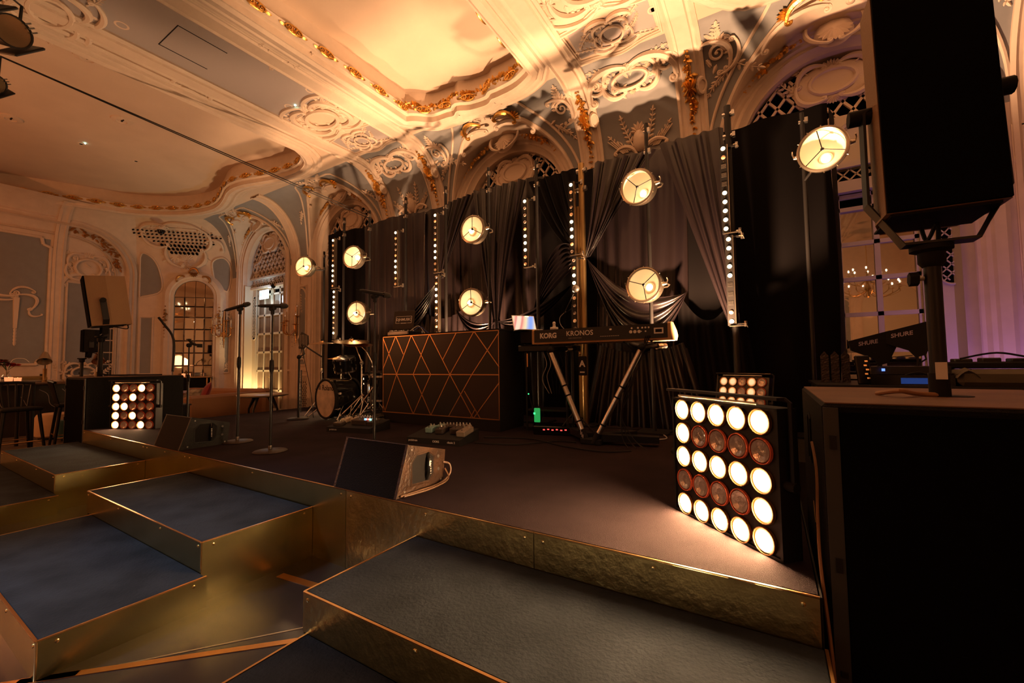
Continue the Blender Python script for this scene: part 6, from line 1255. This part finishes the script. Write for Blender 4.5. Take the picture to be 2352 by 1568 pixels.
Mr = frame((cD+1.0, WY+.02, 0), (.30, -1, 0), (0, 0, 1)); MB(Mr).add([(-.34, 0, 0), (.02, 0, 0), (.02, 4.1, 0), (-.34, 4.1, 0)], [(0, 1, 2, 3)]).build('door_reveal', LIL, d2, False)
Ms = ME @ T(.96, 2.62, .10); mb = MB(Ms); mb.add([(.09*cos(2*pi*q/24), (.38 if sin(2*pi*q/24) > 0 else -.38)+.09*sin(2*pi*q/24), -.004) for q in range(24)], [tuple(range(24))]); mb.build('slot_backing', DARKV, d2, False)
mb = MB(); lattice(mb, Ms, lambda x, y: abs(x) < .09 and abs(y) < .45, -.09, .09, -.46, .46, .085, .012, 1.2); mb.tube([(.10*cos(2*pi*q/24), (.38 if sin(2*pi*q/24) > 0 else -.38)+.10*sin(2*pi*q/24), .004) for q in range(24)], .013, 6, True, m=Ms); mb.build('slot_lattice', LIL, d2)
MB(ME).box((.97, 2.0, .06), (.24, 4.0, .06)).build('side_panel', LIL, d2, False)
# ------------------------------------------------------------------ equipment table on the right with antennas
eq = thing('equipment_table', 'black covered equipment table behind the right subwoofer', 'table', (1.35, 4.75, 0)); MB().box((0, 0, .55), (2.0, .9, 1.08), bev=.02).build('table_cover', BLACKM, eq, False); MB().box((0, 0, 1.10), (2.04, .94, .02)).build('table_top', BLACK, eq, False)
EZ = 1.11
t = thing('covered_mixing_desk', 'long olive grey padded cover over a mixing desk on the equipment table', 'mixer', (1.62, 4.5, EZ)); MB().box((0, 0, .06), (.9, .4, .12), bev=.03).build('cover', mat('olive grey canvas', (.11, .092, .065), .8, vary=.2), t, False); MB().grid(lambda u, v: (-.46+.12*u, -.21+.42*v, .06+.075*sin(pi*u)*(.7+.3*sin(9*v))), 6, 12).build('bunched_cloth', MATS['olive grey canvas'], t); MB().box((0, .12, .15), (.95, .22, .05), bev=.01).build('desk_back', BLACKM, t, False)
for q in range(6): MB().box((-.35+.15*q, .1, .185), (.1, .1, .03+.01*(q % 2)), bev=.006).build('desk_module', BLACKP, t, False)
t = thing('rack_units', 'stack of dark rack units with a blue lit strip on the equipment table', 'electronics', (.92, 4.5, EZ)); MB().box((0, 0, .04), (.48, .34, .08)).build('unit', BLACKP, t, False); MB().box((0, .02, .115), (.46, .32, .06)).build('unit', BLACK, t, False); MB().box((.06, -.171, .035), (.24, .003, .045)).build('blue_strip', mat('blue lit strip', (.02, .08, .4), .4, emit=(.02, .11, .55), es=.25), t, False); MB().box((-.16, -.171, .12), (.02, .003, .02)).build('blue_indicator', mat('blue led', (.1, .2, 1), .4, emit=(.12, .25, 1), es=2), t, False)
t = thing('green_screen_unit', 'slim unit with a green lit strip at the right edge of the table', 'electronics', (1.72, 4.28, EZ)); MB().box((0, 0, .02), (.36, .1, .04)).build('unit', BLACKP, t, False); MB().box((-.02, -.051, .022), (.3, .003, .022)).build('green_strip', mat('green lit strip', (.05, .5, .3), .4, emit=(.05, .62, .34), es=.8), t, False)
for i, (x, z, rz, lab) in enumerate(((.74, 1.40, 12, 'left'), (.96, 1.46, -8, 'right'))):
    t = thing('paddle_antenna', 'black fin shaped antenna lettered SHURE, %s of the two' % lab, 'antenna', (x, 4.55, EZ), rz, 'antennas on the equipment table'); M = T(0, 0, z-EZ) @ frame((0, 0, 0), (1, 0, 0), (0, 0, 1)) @ RZ(8)
    MB(M).prism([(-.16, .09), (.14, .13), (.16, .12), (.16, .0), (.11, -.08), (.08, -.13), (.02, -.14), (-.01, -.08), (-.15, .01)], .025, z=-.012).build('fin', BLACKM, t, False)
    text('fin_lettering', 'SHURE', .045, M @ T(-.03, .055, .0135) @ RZ(2), mat('lilac grey print', (.45, .38, .50), .5), t, depth=.0005, bold=.001, shear=.2); MB().cyl((.05, 0, 0), (.05, 0, z-EZ-.12), .008, n=8).build('pole', BLACK, t); MB().tube([(.05, 0, .02), (-.02, .03, .1), (.10, .02, .2), (.09, .0, z-EZ-.1)], .006, 6).build('boom', BLACK, t)
    for k in range(3): a = 2*pi*k/3; MB().tube([(.05, 0, .1), (.05+.1*cos(a), .1*sin(a), .004)], .006, 6).build('leg', BLACK, t)
t = thing('wireless_receiver', 'dark handheld receiver with orange lights leaning beside the antennas', 'electronics', (.66, 4.40, EZ), 15); MB(RX(-12)).box((0, 0, .12), (.10, .03, .24), bev=.008).build('body', BLACKP, t, False)
for q in range(5): MB(RX(-12)).box((.02-.01*(q % 2), -.016, .05+.035*q), (.02, .002, .012)).build('orange_mark', mat('orange lit mark', (.8, .25, .05), .5, emit=(1, .3, .06), es=.5), t, False)
for q in range(3): 
    t = thing('carved_finial', 'pointed carved slat beside the mirrored door, %s of three' % ('first', 'second', 'third')[q], 'ornament', (.43+.075*q, 4.75, EZ)); MB().box((0, 0, .12), (.06, .012, .24)).build('slat', mat('dark carved metal', (.06, .045, .04), .4, metal=.7, bump=1, bscale=70), t, False); MB().add([(-.03, -.006, .24), (.03, -.006, .24), (0, -.006, .28), (-.03, .006, .24), (.03, .006, .24), (0, .006, .28)], [(0, 1, 2), (3, 5, 4), (0, 2, 5, 3), (1, 4, 5, 2)]).build('tip', MATS['dark carved metal'], t, False)
for i, P in enumerate(([(.8, 4.4, EZ+.02), (.95, 4.32, EZ+.10), (1.1, 4.36, EZ+.05), (1.25, 4.34, EZ+.12)], [(1.2, 4.36, EZ+.2), (1.4, 4.4, EZ+.24), (1.6, 4.38, EZ+.2), (1.9, 4.42, EZ+.22)])): tag(MB().tube(smoothpath(P, 6), .007, 6).build('table_cable', BLACKM), ['cable curling between the antennas and the covered desk', 'cable lying along the back of the covered desk'][i], 'cable')
# ------------------------------------------------------------------ sconces
def sconce(label, M):
    t = thing('wall_sconce', label, 'wall light', M.translation, 0, 'gilt candle sconces'); Q = M.copy(); Q.translation = (0, 0, 0); Q = Q @ Matrix.Scale(1.3, 4); SG = mat('warm gilt bronze', (.62, .33, .13), .35, metal=1)
    mb = MB(Q); mb.tube([(0, .34, .02), (0, .1, .03), (0, -.1, .03), (0, -.52, .01)], [.012, .03, .028, .006], 8); mb.build('back_plate', SG, t)
    for k, (dx, dz, hz) in enumerate(((-.20, .14, -.02), (.0, .22, .05), (.17, .14, -.02), (-.10, .22, .02), (.06, .05, .16))):
        ar = MB(Q).tube(smoothpath([(0, -.12, .03), (dx*.5, -.26, dz*.6), (dx, -.2, dz), (dx, hz-.06, dz)], 5), .011, 6).build('arm', SG, t); MB(Q).lathe([(0, 0), (.05, .008), (.055, .02), (.02, .02), (.015, .04)], 12, m=T(dx, hz-.06, dz) @ RX(-90)).build('drip_pan', SG, ar)
        MB(Q).cyl((dx, hz-.04, dz), (dx, hz+.14, dz), .013, n=10).build('candle_tube', mat('ivory candle', (.70, .55, .38), .5), ar); MB(Q).lathe([(.008, 0), (.016, .025), (.006, .06), (0, .075)], 8, m=T(dx, hz+.14, dz) @ RX(-90)).build('candle_bulb', GLASS, ar)
    for q in range(10): MB(Q).ball((.03*sin(q*2), -.22-.03*q, .06+.03*cos(q*2)), .010, 6, 4).build('crystal_drop', GLASS, t)
sconce('gilt candle sconce on the wall right of the ivory door', frame((-10.47, WY-.02, 2.45), (1, 0, 0), (0, 0, 1))); sconce('gilt candle sconce on the wall between mirror and ivory door', MC @ T(2.24, 2.55, .02))
# ------------------------------------------------------------------ sofa, cushions, tables and seats on the left
TAN = mat('tan leather upholstery', (.34, .17, .085), .45, bump=.2, bscale=60)
so = thing('corner_sofa', 'tan leather sofa facing away behind the stage', 'sofa', (-10.9, 4.3, 0), 12); 
for c, d, nm in (((0, .75, .40), (2.6, .22, .80), 'back'), ((.95, -.05, .37), (.22, 1.5, .74), 'arm'), ((-1.25, .1, .37), (.22, 1.3, .74), 'arm'), ((-.1, .15, .22), (2.1, 1.1, .40), 'seat')): MB().box(c, d, bev=.05).build(nm, TAN, so, True, 30)
for x in (-.65, .35): MB().box((x, .15, .46), (.95, 1.0, .14), bev=.05).build('seat_cushion', TAN, so, True, 30)
def cushion(label, p, rz, m, s=.42, til=70):
    t = MB().grid(lambda u, v: ((u-.5)*s*(1-.08*sin(pi*v)), (v-.5)*s*(1-.08*sin(pi*u)), .075*(sin(pi*u)*sin(pi*v))**.5), 10, 10); t.grid(lambda u, v: ((u-.5)*s*(1-.08*sin(pi*v)), (v-.5)*s*(1-.08*sin(pi*u)), -.075*(sin(pi*u)*sin(pi*v))**.5), 10, 10); o = t.build('cushion', m, None, True, 60); o.location = p; o.rotation_euler = (rad(til), 0, rad(rz)); tag(o, label, 'cushion', 'scatter cushions on the tan sofa'); return o
cushion('dark red cushion at the corner of the tan sofa', (-10.25, 4.25, .78), -20, mat('dark red velvet', (.22, .012, .02), .7, sheen=.3), .46); cushion('grey cushion with a cream pattern lying against the red one', (-10.42, 4.05, .70), 25, mat('grey patterned cloth', (.22, .19, .15), .8, vary=.9, vscale=9), .40, 50)
t = thing('round_side_table', 'pale oval table top on dark splayed legs beside the ivory door', 'table', (-8.86, 4.70, 0)); MB().lathe([(0, .70), (.40, .70), (.46, .72), (.47, .74), (.45, .75), (0, .75)], 36).build('top', mat('pale marble top', (.55, .40, .26), .3), t)
for k in range(4): a = 2*pi*k/4+.5; MB().tube([(.18*cos(a), .18*sin(a), .70), (.30*cos(a), .30*sin(a), .45), (.30*cos(a), .30*sin(a), 0)], [.035, .02, .018], 8).build('leg', BLACK, t)
cons = thing('console_table', 'slim console table with dark glass shelf under the corner mirror', 'table', MC @ Vector((MCX, 0, 0)), math.degrees(atan2(dC.y, dC.x))); MB().box((0, -.20, 1.02), (1.06, .34, .03), bev=.008).build('top', mat('bronze top', (.45, .28, .14), .3, metal=.7), cons, False); MB().box((0, -.10, .55), (.9, .02, .9)).build('dark_back', BLACKP, cons, False)
for x in (-.48, .48):
    for y in (-.34, -.06): MB().cyl((x, y, 0), (x, y, 1.0), .016, n=8).build('leg', TRIM, cons)
def candle(label, p, s=1.0, par=None):
    t = thing('votive_candle', label, 'candle', p, 0, 'votive candles in glasses'); MB().lathe([(0, .004), (.035*s, .004), (.042*s, .085*s), (.039*s, .085*s), (.033*s, .01)], 18).build('glass', mat('frosted amber glass', (.85, .42, .25), .4, emit=(1, .36, .14), es=.9), t); MB().cyl((0, 0, .006), (0, 0, .05*s), .032*s, n=14).build('wax', mat('candle wax', (.9, .7, .5), .5, emit=(1, .5, .2), es=1.2), t); MB().lathe([(0, .05*s), (.007, .06*s), (.004, .075*s), (0, .088*s)], 8).build('flame', mat('flame', (1, .7, .3), .5, emit=(1, .62, .2), es=30), t); return t
candle('votive candle glowing on the console under the corner mirror', MC @ Vector((MCX-.15, 1.035, .2)), 1.1)
# bar counter, table, chairs
bc = thing('bar_counter', 'dark marbled bar counter along the left wall', 'counter', (-12.9, 2.3, 0)); MB().box((0, .5, .50), (.7, 3.6, 1.0)).build('counter_front', mat('dark veined marble', (.022, .018, .016), .3, vary=.5, vscale=3), bc, False); MB().box((.02, .5, 1.02), (.8, 3.7, .05), bev=.01).build('counter_top', mat('bar top', (.16, .09, .05), .3), bc, False)
for q in range(9):
    y = -1.0+.32*q; MB().tube(smoothpath([(.355, y, .9), (.357, y+.12, .8-.05*(q % 3)), (.357, y+.16, .6), (.357, y+.28, .5)], 4), .004, 4).build('marble_vein', GREYP, bc)
MB().box((.1, .0, 1.08), (.5, 1.2, .02)).build('glass_shelf', GLASS, bc, False)
def bar_item(label, p, kind):
    t = thing('serving_dish', label, 'dish', p)
    if kind == 0: MB().box((0, 0, .06), (.30, .50, .12), bev=.03).build('pan', mat('tarnished brass pan', (.32, .22, .09), .3, metal=.8), t, False); MB().cyl((-.1, .2, .12), (-.1, .2, .16), .02, n=8).build('handle', BLACK, t); MB().box((0, 0, .02), (.34, .56, .04), bev=.01).build('tray', STEEL, t, False)
    else: MB().box((0, 0, .05), (.24, .36, .10), bev=.02).build('box', IV, t, False); MB().box((0, 0, .11), (.26, .38, .02)).build('lid', CREAM, t, False)
bar_item('tarnished brass chafing pan on the bar counter', (-12.85, 2.15, 1.05), 0); bar_item('stack of white boxes on the bar counter', (-12.9, 2.95, 1.05), 1)
def desk_lamp(label, p, rz, m, s=1.0):
    t = thing('desk_lamp', label, 'lamp', p, rz, 'swan neck lamps on the bar'); MB().lathe([(0, 0), (.05, 0), (.05, .02), (.03, .03), (.03, .26), (.035, .27), (0, .27)], 16).build('stem', mat('brass lamp stem', (.55, .36, .16), .3, metal=.9), t); MB().tube(smoothpath([(0, 0, .26), (0, .02, .38), (0, -.08, .50), (0, -.22, .55)], 6), .010, 8).build('neck', BLACK, t)
    M = T(0, -.27, .50) @ RX(-40); MB(M).lathe([(.02, .12), (.04, .11), (.06, .05), (.11, -.12), (.105, -.12), (.055, .05), (0, .09)], 22, cap=False).build('shade', m, t); MB(M).ball((0, 0, -.03), .03, 8, 6).build('bulb', BLACKM if s else EM_WARM, t); return t
desk_lamp('swan neck lamp with a metal shade on the left of the bar', (-12.62, 2.34, 1.05), 78, NICKEL); desk_lamp('second swan neck lamp under the small far loudspeaker', (-12.6, 3.12, 1.05), 78, mat('copper shade', (.45, .25, .14), .35, metal=.9)) 
ht = thing('bar_table', 'high dark table at the left edge carrying flowers and candles', 'table', (-10.55, 1.35, 0)); MB().box((0, .05, 1.075), (1.1, 1.12, .03), bev=.008).build('top', mat('dark oak top', (.09, .05, .03), .4), ht, False)
for x in (-.48, .48):
    for y in (-.4, .4): MB().cyl((x, y, 0), (x, y, 1.06), .025, n=8).build('leg', BLACK, ht)
HZ = 1.09
candle('votive candle in front of the vase, left of two', (-10.45, 1.545, HZ), 1.15); candle('votive candle beside the vase, right of two', (-10.32, 1.62, HZ), 1.05)
t = thing('flower_vase', 'glass vase of dark red flowers on the high table', 'vase', (-10.72, 1.56, HZ)); MB().lathe([(0, .002), (.05, .004), (.07, .05), (.055, .11), (.025, .16), (.03, .20), (.026, .20), (.02, .16), (.05, .10)], 22).build('vase', GLASS, t)
fr = random.Random(4)
for q in range(9):
    a = fr.uniform(0, 6.3); rr = fr.uniform(.03, .16); z = .26+fr.uniform(0, .14); MB().tube([(0, 0, .05), (0, 0, .2), (rr*cos(a), rr*sin(a), z)], .004, 5).build('stem', mat('dark green stem', (.03, .06, .02), .6), t)
    mb = MB(T(rr*cos(a), rr*sin(a), z)); 
    for p_ in range(9): leaf(mb, RZ(p_*40) @ RX(35+20*(p_ % 2)), 0, 0, 0, .06, .045, .012)
    mb.build('blossom', mat('dark red petals', (.28, .01, .015), .6) if q < 5 else mat('brown seed head', (.08, .035, .02), .7), t)
MB().tube(smoothpath([(.02, 0, .2), (.06, .05, .38), (.12, .16, .40), (.14, .22, .34)], 6), .004, 5).build('pale_twig', WHITE, t)
def bar_chair(label, x, y, rz):
    t = thing('bar_chair', label, 'chair', (x, y, 0), rz, 'black spindle back bar chairs'); MB().box((0, 0, .74), (.42, .42, .05), bev=.015).build('seat', BLACKM, t, False)
    for sx in (-1, 1):
        for sy in (-1, 1): MB().cyl((sx*.17, sy*.17, .73), (sx*.24, sy*.24, 0), .022, .016, n=10).build('leg', BLACK, t)
    for sx in (-1, 1): MB().cyl((sx*.215, -.2, .24), (sx*.215, .2, .24), .009, n=6).build('foot_rail', TRIM, t)
    for sy in (-1, 1): MB().cyl((-.215, sy*.215, .28), (.215, sy*.215, .28), .009, n=6).build('foot_rail', TRIM, t)
    for q in range(7): x0 = -.18+.06*q; MB().cyl((x0, .19, .76), (x0*1.35, .27, 1.10), .011, n=8).build('spindle', BLACK, t)
    MB().tube([(-.27, .25, 1.1), (-.1, .28, 1.12), (.1, .28, 1.12), (.27, .25, 1.1)], .02, 8).build('top_rail', BLACK, t)
bar_chair('black spindle backed bar chair by the high table, at the left edge', -9.25, 1.45, 100); bar_chair('black bar chair partly hidden between the high table and the step', -9.7, 1.05, 60); bar_chair('black bar chair beside the left subwoofer', -9.6, 2.12, 175)
t = thing('pouf', 'cream drum shaped pouf on the parquet under the bar', 'pouf', (-11.6, 2.32, 0)); MB().lathe([(0, .04), (.24, .04), (.27, .07), (.275, .40), (.25, .46), (.18, .48), (0, .48)], 32).build('upholstery', mat('cream bouclé', (.50, .33, .19), .85, bump=.5, bscale=90), t); MB().lathe([(0, 0), (.22, 0), (.22, .045), (0, .045)], 24).build('plinth', BLACKM, t)
t = thing('pouf', 'teal pouf beside the cream one, half hidden by a chair', 'pouf', (-11.0, 2.48, 0)); MB().lathe([(0, .04), (.22, .04), (.25, .07), (.255, .33), (.23, .38), (0, .40)], 32).build('upholstery', mat('teal velvet', (.02, .09, .085), .8, sheen=.3), t); MB().lathe([(0, 0), (.2, 0), (.2, .045), (0, .045)], 24).build('plinth', BLACKM, t)
t = thing('low_cabinet', 'black low cabinet in front of the tan sofa', 'cabinet', (-9.25, 3.2, 0)); MB().box((0, 0, .33), (.8, .45, .62), bev=.01).build('body', BLACKM, t, False); MB().box((0, 0, .65), (.84, .48, .03), bev=.005).build('top', BLACK, t, False)
for x in (-.2, .2): MB().box((x, -.226, .33), (.37, .006, .55)).build('door', BLACKP, t, False)
# ------------------------------------------------------------------ chandeliers behind the camera: they light the room and show in the mirrors
def chandelier(label, p, power):
    t = thing('chandelier', label, 'chandelier', p, 0, 'crystal chandeliers in the front half of the room'); G = mat('chandelier brass', (.55, .38, .18), .3, metal=1)
    MB().cyl((0, 0, .2), (0, 0, 1.4), .012, n=8).build('chain', G, t); MB().lathe([(0, -.5), (.05, -.45), (.03, -.3), (.09, -.2), (.04, -.05), (.06, .1), (.02, .2)], 16).build('stem', G, t)
    for tier, (r_, z, n) in enumerate(((.75, -.15, 12), (.45, .18, 8))):
        for k in range(n):
            a = 2*pi*k/n+tier*.2; c, s = cos(a), sin(a); ar = MB().tube(smoothpath([(.04*c, .04*s, z-.1), (r_*.5*c, r_*.5*s, z-.26), (r_*.95*c, r_*.95*s, z-.16), (r_*c, r_*s, z)], 4), .010, 6).build('arm', G, t)
            MB().cyl((r_*c, r_*s, z), (r_*c, r_*s, z+.12), .012, n=8).build('candle_tube', mat('ivory candle', (.7, .55, .38), .5), ar); MB().ball((r_*c, r_*s, z+.16), (.016, .016, .035), 8, 6).build('candle_bulb', EM_BULB, ar); MB().lathe([(0, 0), (.05, .01), (.055, .02)], 10, m=T(r_*c, r_*s, z-.01)).build('drip_pan', G, ar); MB().ball((r_*c, r_*s, z-.10), (.014, .014, .05), 6, 5).build('crystal_drop', GLASS, ar)
    l = bpy.data.lights.new('chandelier_light', 'POINT'); l.energy = power; l.color = (1, .32, .10); l.shadow_soft_size = .03; lo = bpy.data.objects.new('chandelier_light', l); COL.objects.link(lo); lo.parent = t; lo.location = (0, 0, -1.1)
chandelier('crystal chandelier over the front left of the room, seen in the mirrors', (-11.3, -1.9, 3.9), LK['chand']); chandelier('crystal chandelier over the front right of the room, seen in the mirrors', (-4.5, -4.0, 3.9), LK['chand']*.22)
chandelier('crystal chandelier over the right end of the room, seen in the mirrored door', (2.7, -3.6, 3.7), LK['chand']*.22)
for i, (x, y, z) in enumerate(((-12.5, 1.0, 1.6),)):
    l = point('bar_glow', (x, y, z), LK['bar'], (1, .55, .25), .2)
